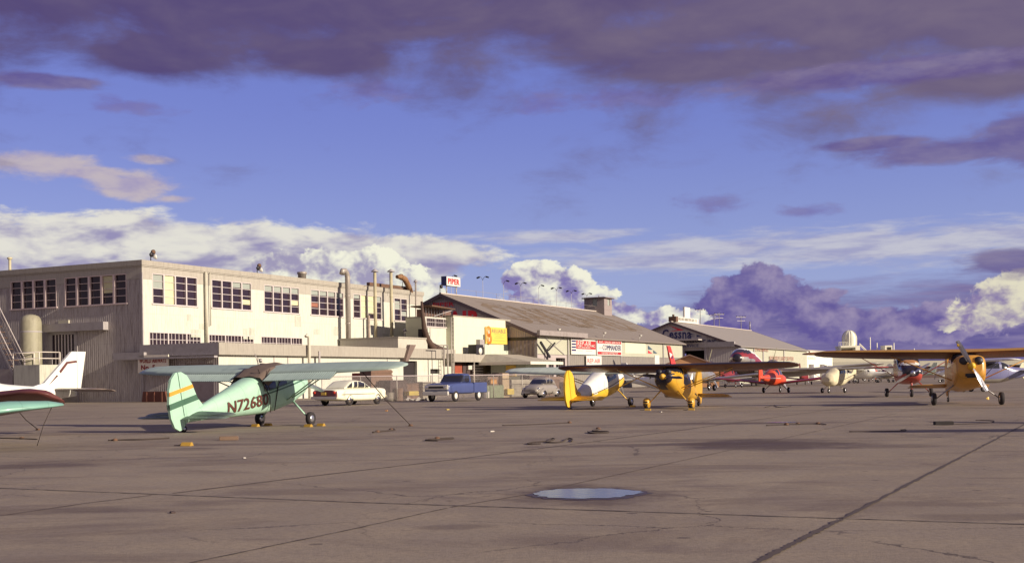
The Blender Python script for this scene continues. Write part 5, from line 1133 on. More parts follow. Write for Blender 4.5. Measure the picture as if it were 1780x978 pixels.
# ---- red bellied high wing facing camera
c_rb = paint('brick_red_paint', (.42, .06, .045), .4); c_tan = paint('tan_wing_paint', (.42, .2, .07), .5)
g6 = ground(1590, 689.5); e6, x6, _ = aircraft('high_wing_aircraft', 'red bellied black and tan high wing aircraft facing the camera with nose wheel', 'airplane', Vector((g6.x, g6.y+1, 0)), math.atan2(-.98, -.2), dict(body=c_rb, body2=c_blk, stripe=c_wht, nose=c_tan, wing=c_tan), kind='high', tail=False, fin=FLOW, span=5.1, wing_z=2.14, nst=50, nar=28, scale=1.2, track=1.05,
    body_cls=lambda x, y, z: (0 if z < 1.12 else 2 if z < 1.17 else 1 if z < 1.56 else 2 if z < 1.68 else 3), prop_ang=R(60), leg=c_rb)
# ---- airliner
pa = at(1292, 640, 152); DCS = [(3.7, 2.0, 2.4, .2, 2), (3.3, 1.7, 2.75, .55, 2), (2.4, 1.35, 3.15, .95, 2), (1.2, 1.15, 3.6, 1.2, 2), (-1, 1.05, 3.85, 1.3, 2), (-6, 1.15, 3.8, 1.28, 2), (-11, 1.8, 3.6, .9, 2), (-15, 2.7, 3.5, .3, 2)]
ea = empty('twin_engine_airliner', (pa.x, pa.y, 0), math.atan2(-.93, -.36), 'silver twin engine airliner with red stripe, white top and dark nose', 'airplane', None, 1.32)
xa = Matrix.Translation((0, 0, .6)) @ Matrix.Rotation(R(-9), 4, 'Y') @ Matrix.Translation((0, 0, -.6))
for nm, q in loft(DCS, 60, 36, lambda x, y, z: ('windscreen', 0) if (1.35 < x < 2.0 and 2.95 < z < 3.35) else ('fuselage', 3 if (x > 1.9 and z > 2.85) or x > 3.4 else 2 if z > 3.1 else 1 if z > 2.4 else 0)).items(): q.build(nm, [c_sil, c_red, c_wht, c_blk] if nm == 'fuselage' else M_scr, ea, xa)
for s in (-1, 1): wing_mesh([(s*1, 0, 4, 1.3, .4), (s*5, 0, 3.6, 1.45, .35), (s*12, -1.6, 1.6, 2.3, .15), (s*13, -2.2, .6, 2.4, .05)], mirror=False).build('wing', c_sil, ea, xa)
for s in (-1, 1):
    for nm, q in loft([(2.2, 1.05, 2.15, .55, 2), (2.0, .9, 2.3, .7, 2), (.5, .9, 2.3, .7, 2), (-2.5, 1.2, 1.9, .3, 2)], 12, 18, lambda x, y, z: ('engine_nacelle', 0)).items():
        for v in q.v: v.y += s*3.1
        q.build(nm, c_sil, ea, xa)
    m = MB()
    for k in range(3):
        a = k*2.094+.25; d = Vector((0, math.sin(a), math.cos(a))); c = Vector((2.4, s*3.1, 1.6)); m.bar(c, c+d*1.75, .14, .09, .3, 6)
    m.build('propeller', pbr('dull_blade', (.22, .2, .12), .5), ea, xa)
    MB().bar(xa @ Vector((.6, s*3.1, 1.2)), (0.6, s*3.1, .55), .12).build('gear_leg', M_steel, ea); wheel(ea, (.6, s*3.1, .55), .55, .35)
MB().prism([(-12.6, 3.0), (-13.4, 4.0), (-15.2, 4.0), (-15.6, 3.2), (-15, 2.7)], 'Y', -.08, .08).build('fin', c_sil, ea, xa)
MB().bar((-13.5, 0, 0.15), xa @ Vector((-13.6, 0, 2.4)), .08).build('tail_gear_leg', M_steel, ea); wheel(ea, (-13.5, 0, .2), .2, .15)
# ---- tall red tail behind
pr_ = at(1172, 650, 108)
SW = [(-4.0, 1.4), (-4.6, 1.9), (-5.5, 3.2), (-6.0, 3.2), (-5.1, 1.3)]
er, xr, _ = aircraft('low_wing_aircraft', 'low wing aircraft whose tall red swept tail rises behind the black and yellow taildragger', 'airplane', Vector((pr_.x+3.4, pr_.y+5.6, 0)), R(58), dict(body=c_sil, wing=c_sil), kind='low', tail=False, fin=SW, span=4.9, scale=1.32, nst=30, nar=16, tailkw=dict(hinge=-5.45), finmat=paint('scarlet_paint', (.6, .05, .04), .4))
m = MB()
for s in (-1, 1): m.add([(-5.2, s*.07, 2.6), (-5.75, s*.07, 2.75), (-5.6, s*.07, 2.35)], [(0, 1, 2)]); m.add([(-5.2, s*.075, 2.52), (-5.45, s*.075, 2.3), (-5.1, s*.075, 2.35)], [(0, 1, 2)], 1)
m.build('tail_flash', [M_white, M_navy], er, xr)
# ---- white one behind the black/yellow cabin
g7 = ground(1172, 690); aircraft('high_wing_aircraft', 'white high wing aircraft parked directly behind the black and yellow taildragger', 'airplane', Vector((g7.x, g7.y, 0)), math.atan2(-.7, .7), dict(body=c_wht, wing=c_gw), kind='high', tail=False, fin=FIN_SWEPT, span=4.6, wing_z=1.86, nst=30, nar=18, scale=.82)
# ---- blue silver at right edge
c_bl = paint('blue_silver_paint', (.16, .16, .32), .3)
g8 = ground(1728, 680); aircraft('high_wing_aircraft', 'blue silver high wing aircraft with bright cream tail at the right edge', 'airplane', Vector((g8.x-1.2, g8.y, 0)), R(184), dict(body=c_bl, body2=c_sil, wing=c_wht), body_cls=lambda x, y, z: 1 if z < .95 else 0, finmat=paint('cream_tail_paint', (.8, .76, .55), .4), kind='high', tail=False, fin=[(-3.1, 1.5), (-3.35, 2.05), (-4.5, 2.15), (-4.6, .75), (-3.6, .75)], span=4.7, nst=36, nar=20, scale=.98, wing_z=2.2, tailkw=dict(stab_x=-3.0, hinge=-3.9))
# ---- unseen neighbour whose wing shadow crosses the apron
aircraft('high_wing_aircraft', 'white high wing aircraft just outside the right edge, shading the apron', 'airplane', Vector((18.6, 24.6, 0)), R(262), dict(body=c_wht, wing=c_wht), kind='high', tail=False, fin=FIN_SWEPT, nst=24, nar=16)
# ---- far parked aircraft
rnd = random.Random(11)
far = [(1462, 665.5, 120, 'cream high wing aircraft in the far row, just right of the canvas nosed one', c_crm, c_crm, 'high'), (1476, 664, -60, 'small white low wing aircraft in the far row beside the cream one', c_wht, c_wht, 'low'), (1497, 662.5, 200, 'pale grey high wing aircraft in the far row left of the orange one', c_gw, c_gw, 'high'),
       (1521, 663, 258, 'orange nosed high wing aircraft in the far row facing the camera', c_ored, c_wht, 'high'), (1552, 662.5, 30, 'white high wing aircraft in the far row right of the orange one', c_wht, c_wht, 'high'), (1568, 663.5, 140, 'mint green winged low aircraft in the far row by the red bellied one', c_mint, c_mint, 'low'),
       (1645, 664, 190, 'white winged aircraft in the far row behind the big amber one', c_wht, c_wht, 'high'), (1275, 673, 64, 'dark red high wing aircraft in the far row below the airliner', c_red, c_red, 'high'), (1302, 670, 64, 'red and white low wing aircraft in the far row under the airliner wing', c_red, c_wht, 'low'), (1398, 668, 70, 'crimson low wing aircraft in the far row left of the cream canvas nosed one', c_red, c_red, 'low'),
       (1488, 665.5, 150, 'white high wing aircraft in the far row, third right of the canvas nosed one', c_wht, c_wht, 'high'), (1535, 664.5, 100, 'silver low wing aircraft in the far row just right of the orange nosed one', c_sil, c_wht, 'low'), (1508, 660.5, 60, 'small mint aircraft farthest back in the far row', c_mint, c_wht, 'high'), (1230, 674, 80, 'dull blue grey low wing aircraft in the far row right of the orange shed', c_bl, c_gw, 'low')]
for px, py, hd, lb, cb, cw, kd in far:
    g = ground(px, py); aircraft('high_wing_aircraft' if kd == 'high' else 'low_wing_aircraft', lb, 'airplane', Vector((g.x, g.y, 0)), R(hd), dict(body=cb, wing=cw), kind=kd, tail=False, fin=FIN_SWEPT if kd == 'low' else FIN_ROUND, nst=22, nar=12, detail=False, group='aircraft in the far row')

# ---------------------------------------------------------------- vehicles
def car_box(e, secs, cls, mats, nst=60, nar=36, xs=None):
    for nm, m in loft(secs, nst, nar, cls, xs).items(): m.build(nm.split('#')[0], mats.get(nm, mats['body']), e)
def wheels(e, xf_, xr_, track, r, hub, white=False):
    for x in (xf_, xr_):
        for s in (-1, 1):
            wl = wheel(e, (x, s*track, r), r, .2, hub)
            MB().lathe([(0, s*.02), (r*1.18, s*.02)], (x, s*(track-.0)+s*.0, r*1.05), 'Y', 20).build('wheel_arch', M_black, e, Matrix.Translation((0, 0, .02)))
gr_ = ground(607, 704.3); gf_ = ground(657, 703.2)
base = Vector((gr_.x, gr_.y, 0))+WV*1.45; base = base-NV*.85
e = empty('white_sedan', (base.x, base.y, 0), WANG, 'cream white nineteen fifties sedan parked tail first toward the camera', 'car'); c_cream = paint('cream_car_paint', (.8, .78, .6), .3, .6, dirt=.08); c_marr = paint('shaded_rear_panel', (.16, .05, .06), .4)
body = [(2.6, .42, .82, .62, 4), (2.5, .3, .98, .86, 5), (1.9, .26, 1.02, .94, 6), (.9, .24, 1.02, .96, 6), (0, .24, 1.02, .96, 6), (-1, .25, 1.02, .96, 6), (-1.9, .28, 1.0, .95, 6), (-2.6, .34, .98, .9, 5), (-2.72, .4, .92, .8, 4)]
mats_ = dict(body=[c_cream, c_marr, pbr('side_flash_chrome', (.3, .28, .2), .4)], fuselage=None)
car_box(e, body, lambda x, y, z: ('body', 1 if (x < -2.66 and .52 < z < .84) else 0), dict(body=mats_['body']), 70, 40)  # maroon tail panel: rear shade put into the paint colour
gh = [(1.05, .98, 1.04, .7, 4), (.75, .98, 1.2, .72, 4), (.35, .98, 1.42, .73, 4), (-.3, .98, 1.49, .72, 4), (-.95, .98, 1.44, .72, 4), (-1.4, .98, 1.2, .7, 4), (-1.65, .98, 1.05, .66, 4)]
def ghc(x, y, z):
    top = interp(gh, x)[1]
    if z < top-.10 and z > 1.04:
        if x > .42: return 'windscreen', 0
        if x < -.92: return 'rear_window', 0
        if abs(y) > .5 and (-.28 < x < .36 or -.72 < x < -.34): return 'side_window#%d%d' % (y > 0, x > -.3), 0
    return 'cabin_roof', 0
car_box(e, gh, ghc, dict(body=M_scr, cabin_roof=c_cream), 44, 36)
wheels(e, 1.5, -1.45, .86, .34, M_chrome, True)
for s in (-1, 1): MB().box((-.6, s*.965, .66), (3.4, .02, .035)).build('side_trim', M_chrome, e)
for x, nm in ((2.66, 'front_bumper'), (-2.8, 'rear_bumper')): MB().box((x, 0, .48), (.12, 1.8, .16)).build(nm, M_chrome, e, bevel=.04)
for s in (-1, 1): MB().lathe([(0, -.04), (.09, -.03), (.09, .02), (0, .02)], (-2.74, s*.7, .78), 'X', 12).build('tail_light', paint('tail_light_red', (.5, .04, .02), .2), e); MB().lathe([(0, .05), (.1, .03), (.1, -.03), (0, -.03)], (2.62, s*.66, .76), 'X', 12).build('headlight', M_white, e)
MB().box((-2.8, .0, .72), (.03, .34, .16)).build('number_plate', M_yellow, e)

base = ground(831, 695.6)-NV*.86; base = Vector((base.x, base.y, 0))-WV*1.5
e = empty('blue_pickup_truck', (base.x, base.y, 0), WANG+math.pi, 'blue pickup truck with white grille and bumper parked beside the fence', 'truck'); c_blu = paint('blue_truck_paint', (.055, .075, .2), .35, .5, dirt=.15)
body = [(2.55, .62, 1.08, .84, 5), (2.45, .55, 1.16, .93, 6), (1.6, .5, 1.22, .97, 7), (.6, .48, 1.24, .98, 7), (.5, .48, 1.24, .98, 7), (-.7, .48, 1.24, .98, 7)]
car_box(e, body, lambda x, y, z: ('body', 0), dict(body=c_blu), 40, 36)
gh = [(.75, 1.18, 1.24, .8, 5), (.5, 1.18, 1.5, .8, 5), (.3, 1.18, 1.8, .78, 5), (-.3, 1.18, 1.84, .77, 5), (-.62, 1.18, 1.8, .76, 5), (-.72, 1.18, 1.5, .76, 5)]
def ghc2(x, y, z):
    if 1.26 < z < 1.70:
        if x > .26: return 'windscreen', 0
        if -.5 < x < .2 and abs(y) > .5: return 'side_window#%d' % (y > 0), 0
        if x < -.64 and abs(y) < .6: return 'rear_window', 0
    return 'cab', 0
car_box(e, gh, ghc2, dict(body=M_scr, cab=c_blu), 36, 36)
m = MB(); 
for s in (-1, 1): m.bx(-2.6, -.75, s*.9, s*.98, .55, 1.22)
m.bx(-2.62, -2.55, -.9, .9, .6, 1.22); m.bx(-2.6, -.75, -.9, .9, .55, .68); m.build('cargo_bed', c_blu, e, bevel=.02)
wheels(e, 1.65, -1.5, .88, .37, M_white)
MB().box((2.64, 0, .56), (.16, 1.92, .26)).build('front_bumper', M_white, e, bevel=.04); gl2 = MB().box((2.54, 0, .94), (.12, 1.74, .32)).build('grille', M_white, e, bevel=.03)
MB().box((2.59, 0, .94), (.06, 1.1, .13)).build('grille_opening', M_black, gl2)
for s in (-1, 1): MB().lathe([(0, .03), (.09, .02), (.1, -.02), (0, -.02)], (2.6, s*.68, .92), 'X', 14).build('headlight', M_chrome, e)
MB().box((2.7, 0, .6), (.02, .34, .13)).build('number_plate', M_black, e)

base = ground(968, 690.3)-NV*.7; base = Vector((base.x, base.y, 0))-WV*1.2
e = empty('grey_rounded_coupe', (base.x, base.y, 0), WANG+math.pi, 'small old grey rounded car with humped roof beside the fence', 'car'); c_gr = paint('grey_beige_car_paint', (.28, .25, .22), .35, .5, dirt=.2)
body = [(1.95, .35, .62, .45, 3), (1.8, .28, .82, .6, 3), (1.3, .26, .98, .68, 3.4), (.7, .25, 1.02, .74, 4), (-.6, .25, 1.02, .76, 4), (-1.3, .27, .95, .7, 3.4), (-1.9, .35, .7, .5, 3)]
car_box(e, body, lambda x, y, z: ('body', 0), dict(body=c_gr), 40, 32)
gh = [(.85, .95, 1.02, .56, 3), (.55, .95, 1.3, .6, 3), (.1, .95, 1.5, .62, 3), (-.5, .95, 1.5, .62, 3), (-1.1, .9, 1.3, .58, 3), (-1.6, .85, 1.0, .45, 3)]
def ghc3(x, y, z):
    if 1.04 < z < 1.34:
        if x > .4: return 'windscreen', 0
        if abs(y) > .4 and (-.2 < x < .32 or -.72 < x < -.26): return 'side_window#%d%d' % (y > 0, x > -.23), 0
        if -1.3 < x < -.95 and abs(y) < .4: return 'rear_window', 0
    return 'cabin_roof', 0
car_box(e, gh, ghc3, dict(body=M_scr, cabin_roof=c_gr), 36, 30)
for x in (1.2, -1.2):
    for s in (-1, 1):
        m = MB(); prv = None
        for i in range(13):
            a = math.pi*(i/12)*1.0; q = [Vector((x+.52*math.cos(a), s*.6, .22+.5*math.sin(a))), Vector((x+.46*math.cos(a), s*.84, .24+.42*math.sin(a))), Vector((x+.36*math.cos(a), s*.86, .24+.32*math.sin(a)))]
            if prv: m.add(prv+q, [(0, 1, 4, 3), (1, 2, 5, 4)], 0, True)
            prv = q
        m.build('mudguard', c_gr, e)
wheels(e, 1.2, -1.2, .72, .31, M_chrome)
for s in (-1, 1): MB().lathe([(0, .1), (.09, .06), (.11, -.06), (0, -.1)], (1.72, s*.58, .66), 'X', 12).build('headlight', M_chrome, e)
MB().box((2.02, 0, .42), (.08, 1.3, .1)).build('front_bumper', M_chrome, e, bevel=.03)

# ---------------------------------------------------------------- chain link fence
f0, f1 = ground(560, 701), ground(1000, 686.5); fd = (f1-f0).normalized(); FL_ = (f1-f0).length; fa = math.atan2(fd.y, fd.x)
fe = empty('chain_link_fence', (f0.x, f0.y, 0), fa, 'long grey chain link fence behind the parked cars', 'fence')
def mesh_mat():
    m = bpy.data.materials.new('chain_link_wire'); m.use_nodes = True; t = NT(m.node_tree); b = t.n['Principled BSDF']; b.inputs['Base Color'].default_value = (.3, .26, .25, 1); b.inputs['Roughness'].default_value = .5; b.inputs['Metallic'].default_value = .4
    X_ = t.xyz(t.node('ShaderNodeTexCoord').outputs['Object']); a = t.mul(t.add(X_[0], X_[2]), 1/.09); c = t.mul(t.sub(X_[0], X_[2]), 1/.09)
    f = lambda v: t.m('LESS_THAN', t.m('ABSOLUTE', t.sub(t.m('FRACT', v), .5)), .065)
    t.l.new(t.m('MAXIMUM', f(a), f(c)), b.inputs['Alpha']); return m
MB().add([(0, 0, .03), (FL_, 0, .03), (FL_, 0, 1.72), (0, 0, 1.72)], [(0, 1, 2, 3)]).build('wire_mesh', mesh_mat(), fe, recalc=False)
MB().bar((0, 0, 1.74), (FL_, 0, 1.74), .03).build('top_rail', pbr('pale_rail', (.5, .42, .42), .5), fe)
n_ = int(FL_/3)
for i in range(n_+1): MB().bar((i*FL_/n_, 0, 0), (i*FL_/n_, 0, 1.78), .035).build('post', M_galv, fe)
# clutter behind the fence
def fpos(px, back): # point on ground behind the fence along pixel column
    x, k = ray(px, 690); d = Vector((x, 1, 0)); nrm = Vector((-fd.y, fd.x, 0)); Y = (f0.dot(nrm)+back)/d.dot(nrm); return d*Y
Mc = {'brown': pbr('crate_brown', (.17, .1, .07), .85, var=.4, dirt=.4), 'dark': pbr('crate_dark', (.07, .045, .045), .85, var=.4), 'grey': pbr('junk_grey', (.28, .25, .2), .8, var=.3, dirt=.5), 'tan': pbr('junk_tan', (.4, .3, .19), .8, var=.3, dirt=.4), 'green': pbr('junk_green', (.2, .24, .15), .8, var=.3, dirt=.4),
      'red': pbr('junk_red', (.3, .06, .03), .7, var=.3, dirt=.3), 'white': pbr('junk_white', (.6, .56, .5), .7, var=.15, dirt=.3), 'yellow': pbr('junk_yellow', (.55, .42, .08), .7, var=.2, dirt=.3), 'orange': pbr('junk_orange', (.5, .24, .06), .7, var=.2)}
def crate(name, label, cat, px, back, sx, sy, sz, col, z=0, rot=0, slats=True):
    p = fpos(px, back); e = empty(name, (p.x, p.y, z), fa+rot, label, cat)
    MB().bx(-sx/2, sx/2, -sy/2, sy/2, 0, sz).build('box_body', Mc[col], e, bevel=.015)
    if slats:
        m = MB(); n = max(2, int(sz/.25))
        for i in range(n): m.bx(-sx/2-.03, sx/2+.03, -sy/2-.04, -sy/2, sz*(i+.15)/n, sz*(i+.75)/n)
        m.build('slats', Mc[col], e)
    return e
def drum(label, px, back, col, r=.3, h=.88, z=0):
    p = fpos(px, back); e = empty('oil_drum', (p.x, p.y, z), 0, label, 'drum'); MB().lathe([(0, 0), (r, 0), (r*1.03, .03), (r, .06), (r, h*.33), (r*1.03, h*.35), (r, h*.37), (r, h*.66), (r*1.03, h*.68), (r, h*.7), (r, h-.04), (r*1.03, h-.02), (r*.97, h), (0, h-.02)], n=16).build('drum_body', Mc[col], e)
crate('plank_stack', 'tall dark stack of planks behind the fence right of the white sedan', 'planks', 683, 1.6, 1.6, 1.2, 1.45, 'dark')
crate('plank_stack', 'sloping brown stack of boards behind the fence between sedan and pickup', 'planks', 706, 2.4, 2.4, 1.4, 1.2, 'brown', 0, .2)
crate('packing_case', 'brown packing case behind the fence over the sedan bonnet', 'crate', 654, 3.0, 2.0, 1.2, 2.2, 'brown')
crate('packing_case', 'rusty red packing case behind the fence above the sedan roof', 'crate', 632, 4.4, 1.3, 1.0, 2.0, 'red', slats=False)
crate('yellow_crate', 'flat yellow crate at the fence foot left of the blue pickup', 'crate', 715, .6, .9, .5, .3, 'yellow', .35)
crate('packing_case', 'grey packing case behind the fence just left of the blue pickup', 'crate', 738, 2.0, 1.3, 1, 1.3, 'grey')
crate('brown_cabinet', 'tall brown cabinet behind the fence right of the blue pickup', 'cabinet', 853, 1.6, 1.5, .8, 1.6, 'brown', slats=False)
crate('tall_cabinet', 'tall narrow dark cabinet behind the fence midway between pickup and grey car', 'cabinet', 868, 1.8, .9, .8, 1.9, 'dark', slats=False)
crate('pale_machine', 'pale tan machine on a stand behind the fence left of the grey car', 'machine', 874, 1.2, .8, .7, 1.85, 'tan', slats=False)
crate('pale_tarpaulin_bale', 'pale greenish tarpaulin bale behind the fence near the pickup tailgate', 'bale', 855, .7, 1.9, .8, .95, 'green', slats=False)
crate('yellow_box', 'small yellow box behind the fence left of the grey car', 'box', 884, .8, .8, .5, .45, 'yellow', .2, slats=False)
crate('amber_panel', 'small amber panel hung behind the fence right of the pickup', 'panel', 858, 1.0, .7, .1, .4, 'orange', 1.05, slats=False)
crate('grey_lumber_pile', 'grey lumber pile behind the fence beside the grey car', 'lumber', 900, 2.6, 2.6, 1, 1.35, 'grey')
crate('dark_hedge_bin', 'dark bin behind the fence and the grey car roof', 'bin', 932, 2.6, 2.8, 1, 1.7, 'dark', slats=False)
crate('brown_fence_boards', 'brown vertical boards behind the fence right of the grey car', 'boards', 966, 1.6, 3.0, .4, 1.55, 'brown')
crate('tan_crate', 'tan crate behind the fence near its right end', 'crate', 985, 1.2, 1.2, .8, 1.1, 'tan')
drum('rusty brown drum behind the fence beside the dark plank stack', 693, .7, 'brown'); drum('grey drum at the fence foot right of the white sedan', 678, .55, 'grey', .28, .6); drum('white drum behind the fence by the pickup tailgate', 846, .5, 'white', .22, .5)
p_ = fpos(729, -.35); e = empty('paper_litter_heap', (p_.x, p_.y, 0), 0, 'small heap of white paper litter at a fence post', 'litter'); rnd = random.Random(4); m = MB()
for i in range(16): m.box((rnd.uniform(-.9, .9), rnd.uniform(-.15, .15), .05+.12*rnd.random()*(1-abs(rnd.uniform(-.8, .8)))), (.3, .2, .02), m=Matrix.Rotation(rnd.uniform(0, 3), 3, 'X') @ Matrix.Rotation(rnd.uniform(0, 3), 3, 'Z'))
m.build('paper_sheets', Mc['white'], e)
# inside shelter
def inshel(name, label, cat, px, py0, py1, w, dep, col, o=8.2, rows_=0):
    t, z1 = onface(px, py1, o); z0 = onface(px, py0, o)[1]; z0 = max(0, z0); e = bframe(name, label, cat, t, o); MB().bx(-w/2, w/2, 0, dep, z0, z1).build('body', Mc[col], e, bevel=.01)
    if rows_:
        m = MB()
        for i in range(rows_): m.bx(-w/2, w/2, -.03, 0, z0+(z1-z0)*(i+.1)/rows_, z0+(z1-z0)*(i+.62)/rows_)
        m.build('pale_rows', Mc['white'], e)
inshel('shelf_rack', 'rack of white shelves in the open shelter', 'shelves', 831, 660, 632, 2.4, .6, 'dark', 8.3, 6)
inshel('hung_sheet', 'tan hung sheet in the open shelter right of the white shelves', 'sheet', 848, 660, 633, 1.6, .2, 'tan', 8.2)
inshel('wooden_bench', 'reddish wooden bench at the back of the open shelter left part', 'bench', 800, 665, 648, 2.6, .7, 'orange', 8)
inshel('red_machine', 'dark red machine in the open shelter near its left post', 'machine', 797, 648, 633, 1.6, .5, 'red', 8)
inshel('white_drum_shelf', 'small white bin in the open shelter left of the white shelves', 'bin', 818, 642, 635, 1.2, .4, 'white', 8.2)
inshel('pale_blue_counter', 'pale blue grey counter at the right of the open shelter', 'counter', 861, 665, 645, 2.6, .7, 'grey', 8.6)
inshel('white_tank', 'pale tank in the open shelter beside the kiosk', 'tank', 874, 665, 641, 1.3, .7, 'white', 8.7)
inshel('dark_board_pile', 'dark leaning boards at the shelter back beside the counter', 'boards', 811, 662, 634, 1.6, .3, 'dark', 8)
# orange tarp objects left of 650 near annex
t, z = onface(648, 645, OA+1.2); e = bframe('orange_awning', 'rust orange awning against the annex wall beyond the wing of the sea foam taildragger', 'awning', t, OA+1.2)
MB().prism([(-.6, 0), (2.0, 0), (2.0, z+.2), (-.6, z-.3)], 'Y', 0, 1).build('awning_sheet', pbr('rust_orange_canvas', (.26, .12, .045), .85, var=.3, dirt=.4), e)

# ---------------------------------------------------------------- double arm street lights beyond the long hangar
for i, (px, py, one) in enumerate(((839, 480, 0), (875, 487, 1), (905, 490.5, 0), (936, 495, 1), (967, 499, 0), (993, 504, 0), (1020, 509, 0), (784, 478, 1))):
    x, k = ray(px, py); Y = (18.5-H)/k; e = empty('street_lamp', (x*Y, Y, 0), WANG+1.57, ('single armed' if one else 'double armed')+' tall street lamp above the long hangar roof, '+['first', 'second', 'third', 'fourth', 'fifth', 'sixth', 'seventh', 'beside the rooftop sign'][i]+('' if i == 7 else ' from the left'), 'street lamp', 'lamps in a row beyond the long hangar')
    MB().bar((0, 0, 0), (0, 0, 17.9), .09, .04, n=6).build('pole', pbr('pale_pole', (.45, .44, .48), .5), e)
    for s in ((-1,) if one else (-1, 1)):
        MB().path([(0, 0, 17.9), (s*.35, 0, 18.4), (s*.7, 0, 18.45)], .035, 5).build('arm', M_steel, e); MB().box((s*.85, 0, 18.33), (.5, .3, .22), m=Matrix.Rotation(s*.3, 3, 'Y')).build('lamp_head', M_black, e)
for i, (px, py, pb) in enumerate(((1241, 545, 560), (1250, 543, 560), (1288, 548, 562), (1217, 536, 555))):
    x, k = ray(px, py); Y = 330; z = H+k*Y; e = empty('utility_pole', (x*Y, Y, 0), .4, 'thin utility pole with crossarm behind the far hangar roof, '+['left of the close pair', 'right of the close pair', 'rightmost', 'beside the stepped sign'][i], 'utility pole', 'utility poles behind the far hangar')
    MB().bar((0, 0, 0), (0, 0, z), .16, .1, n=6).build('pole', M_steel, e); m = MB(); m.bar((-1.6, 0, z-.5), (1.6, 0, z-.5), .07, n=4); m.bar((-1.3, 0, z-1.5), (1.3, 0, z-1.5), .07, n=4); m.build('crossarm', M_steel, e)
    m = MB()
    for q in (-1.4, -.6, .6, 1.4): m.lathe([(.12, z-.45), (.16, z-.2), (0, z-.1)], (q, 0, 0), n=8)
    m.build('insulators', M_black, e)

# ---------------------------------------------------------------- small things on the apron
def chock(px, py, n_, rz, label, col=None):
    g = ground(px, py); e = empty('wheel_chock', (g.x, g.y, 0), rz, label, 'chock', None, .78)
    MB().prism([(-.12, 0), (.12, 0), (.04, .11), (-.04, .11)], 'Y', -.16, .16).build('chock_block', col or M_chock, e, bevel=.008)
    MB().path([(0, .2, .05), (.1, .3, .01), (.05, .45, .01)], .012, 5).build('chock_rope', M_rope, e)
chock(325, 774.5, 1, 1.35, 'loose yellow chock lying on the apron nearest the sea foam taildragger tail'); chock(444, 741, 1, R(64), 'yellow chock behind the left main wheel of the sea foam taildragger'); chock(466, 739.5, 1, R(64), 'yellow chock before the left main wheel of the sea foam taildragger')
chock(536, 741.5, 1, R(64), 'yellow chock behind the right main wheel of the sea foam taildragger'); chock(558, 740, 1, R(64), 'yellow chock before the right main wheel of the sea foam taildragger'); chock(1126, 713, 1, R(70), 'yellow chock at the left wheel of the black and yellow taildragger'); chock(1202, 712.5, 1, R(70), 'yellow chock at the right wheel of the black and yellow taildragger')
chock(1100, 707, 1, R(70), 'yellow chock by the grey wheel of the white and yellow taildragger')
g = ground(398, 764.5); e = empty('dark_timber_block', (g.x, g.y, 0), .15, 'dark timber block lying on the apron before the sea foam taildragger', 'block'); MB().box((0, 0, .05), (.46, .14, .1)).build('timber', M_wood, e, bevel=.01)
g = ground(1640, 738); e = empty('dark_timber_block', (g.x, g.y, 0), 0, 'dark rubber block on the apron before the big amber aircraft', 'block'); MB().box((0, 0, .05), (.5, .18, .1)).build('timber', M_tyre, e, bevel=.01)
def rope(pts, label, r=.02, name='tie_down_rope', z=.02, knots=()):
    g = [ground(px, py, 0) for px, py in pts]; c = g[0]; e = empty(name, (c.x, c.y, 0), 0, label, 'rope'); P_ = []
    for i in range(len(g)-1):
        for k in range(5):
            t = k/5; p0, p1, p2, p3 = g[max(0, i-1)], g[i], g[i+1], g[min(len(g)-1, i+2)]; P_.append(Vector((crom(p0.x, p1.x, p2.x, p3.x, t)-c.x, crom(p0.y, p1.y, p2.y, p3.y, t)-c.y, z)))
    P_.append(Vector((g[-1].x-c.x, g[-1].y-c.y, z))); MB().path(P_, r, 6).build('rope_length', M_rope, e)
    for px, py in knots:
        q = ground(px, py)-c; MB().lathe([(0, 0), (.07, 0), (.06, .05), (0, .07)], (q.x, q.y, 0), n=10).build('anchor_ring', M_rust, e)
rope([(188, 766), (215, 765), (250, 764.5), (294, 762)], 'dark rope lying straight left of the sea foam taildragger tail wheel', .02, knots=[(200, 765.7)])
rope([(648, 752), (660, 750.5), (676, 749), (682, 746), (686, 748), (675, 749)], 'short kinked rope with knots right of the sea foam taildragger', .025, knots=[(656, 751), (680, 747.5)])
rope([(762, 766.5), (740, 766), (752, 763.5), (786, 762), (782, 763.5), (745, 765.5)], 'looped rope in mid apron left of the long coil', .018, knots=[(760, 763)])
rope([(940, 772), (918, 772.5), (925, 769.5), (950, 767.5), (958, 763), (964, 764), (950, 769.5), (975, 769), (986, 763), (995, 764), (993, 768)], 'long coiled rope in the middle of the apron', .016)
rope([(1022, 751), (1028, 753.5), (1054, 752.5), (1056, 751), (1030, 750), (1040, 747)], 'small rope loop with anchor beyond the long coil', .02, knots=[(1040, 746)])
rope([(873, 740), (920, 738.5), (990, 735)], 'straight thin rope running to an anchor in mid apron', .014, knots=[(990, 735)])
rope([(1332, 740), (1365, 738.5), (1420, 737), (1436, 738.5)], 'rope with three knots before the big amber aircraft', .014, knots=[(1367, 738.5), (1387, 737.5), (1422, 737)])
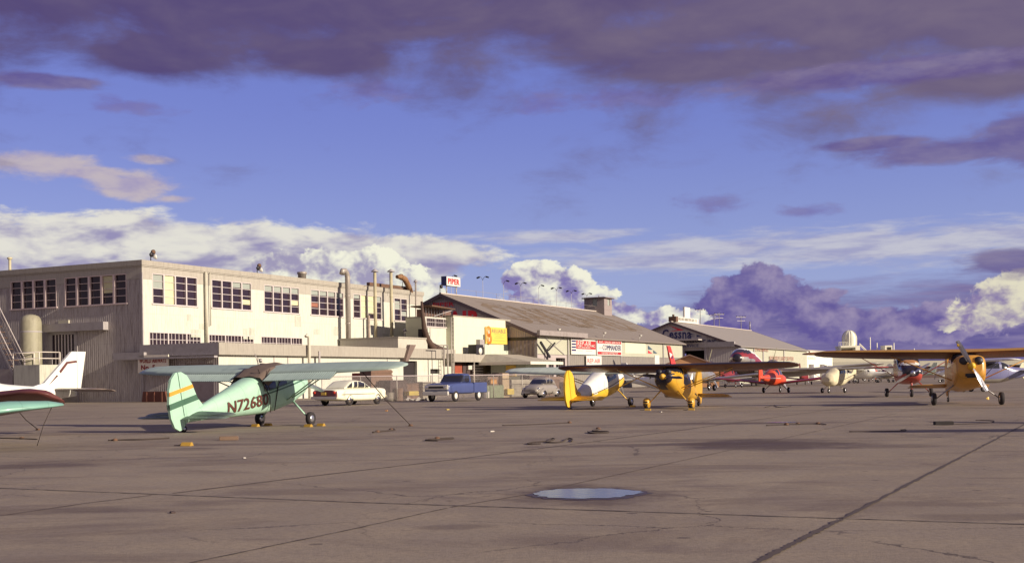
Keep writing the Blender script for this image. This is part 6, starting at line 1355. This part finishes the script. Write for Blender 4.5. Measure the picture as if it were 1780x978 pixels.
rope([(1476, 751), (1530, 750.5), (1570, 750), (1574, 747.5), (1566, 748)], 'rope with a loop at its right end in front of the big amber aircraft', .012)
rope([(1646, 738), (1690, 737), (1722, 735), (1727, 732), (1710, 731), (1696, 731)], 'curved cable leading from the dark rubber block', .012)
rope([(65, 764), (40, 763), (0, 762)], 'dark rope at the left edge under the sea foam wing end', .016, knots=[(38, 762.5)])
rope([(1330, 708), (1345, 705), (1355, 708), (1375, 706)], 'pale tangled line behind the oil stain', .014)
def tether(a, px, py, label):
    g = ground(px, py); e = empty('tie_down_line', (g.x, g.y, 0), 0, label, 'tether'); a = Vector(a)-Vector((g.x, g.y, 0)); mid = a*.5-Vector((0, 0, .06)); MB().path([a, mid, (0, 0, .02)], .014, 5).build('line', M_rope, e); MB().lathe([(0, 0), (.08, 0), (.06, .05), (0, .06)], n=10).build('anchor_ring', M_rust, e)
def wpt(e, xf, p): return Matrix.Translation(e.location) @ Matrix.Rotation(e.rotation_euler.z, 4, 'Z') @ (xf @ Vector(p))
tether(wpt(e140, xf140, (-.5, -3.4, 1.95)), 714, 740, 'line from the right wing strut of the sea foam taildragger to its anchor')
tether(wpt(el_, xl_, (-.2, 3.9, 1.05)), 66, 747, 'line hanging from the maroon wing to its anchor at the left')
# grit and litter
rnd = random.Random(21)
for i, (px, py, s) in enumerate(((855, 750, .03), (300, 891, .02), (655, 882, .0), (425, 796, .02), (1340, 706, .0), (672, 714, .04), (778, 712, .04), (1148, 716, .03))):
    if s:
        g = ground(px, py); e = empty('litter_scrap', (g.x, g.y, 0), rnd.random()*3, ['white scrap beyond the looped rope', 'dark pebble lump near the left slab joint', '', 'pale scrap below the timber block', '', 'orange scrap on the apron right of the white sedan', 'yellow scrap on the apron before the blue pickup', 'white scrap before the black and yellow taildragger'][i], 'litter')
        MB().box((0, 0, s/2), (s*4, s*2.5, s)).build('scrap', [Mc['white'], Mc['dark'], None, Mc['white'], None, Mc['orange'], Mc['yellow'], Mc['white']][i], e, bevel=.004)
for ob in bpy.data.objects:
    for k in ('_t', '_o'):
        if k in ob: del ob[k]
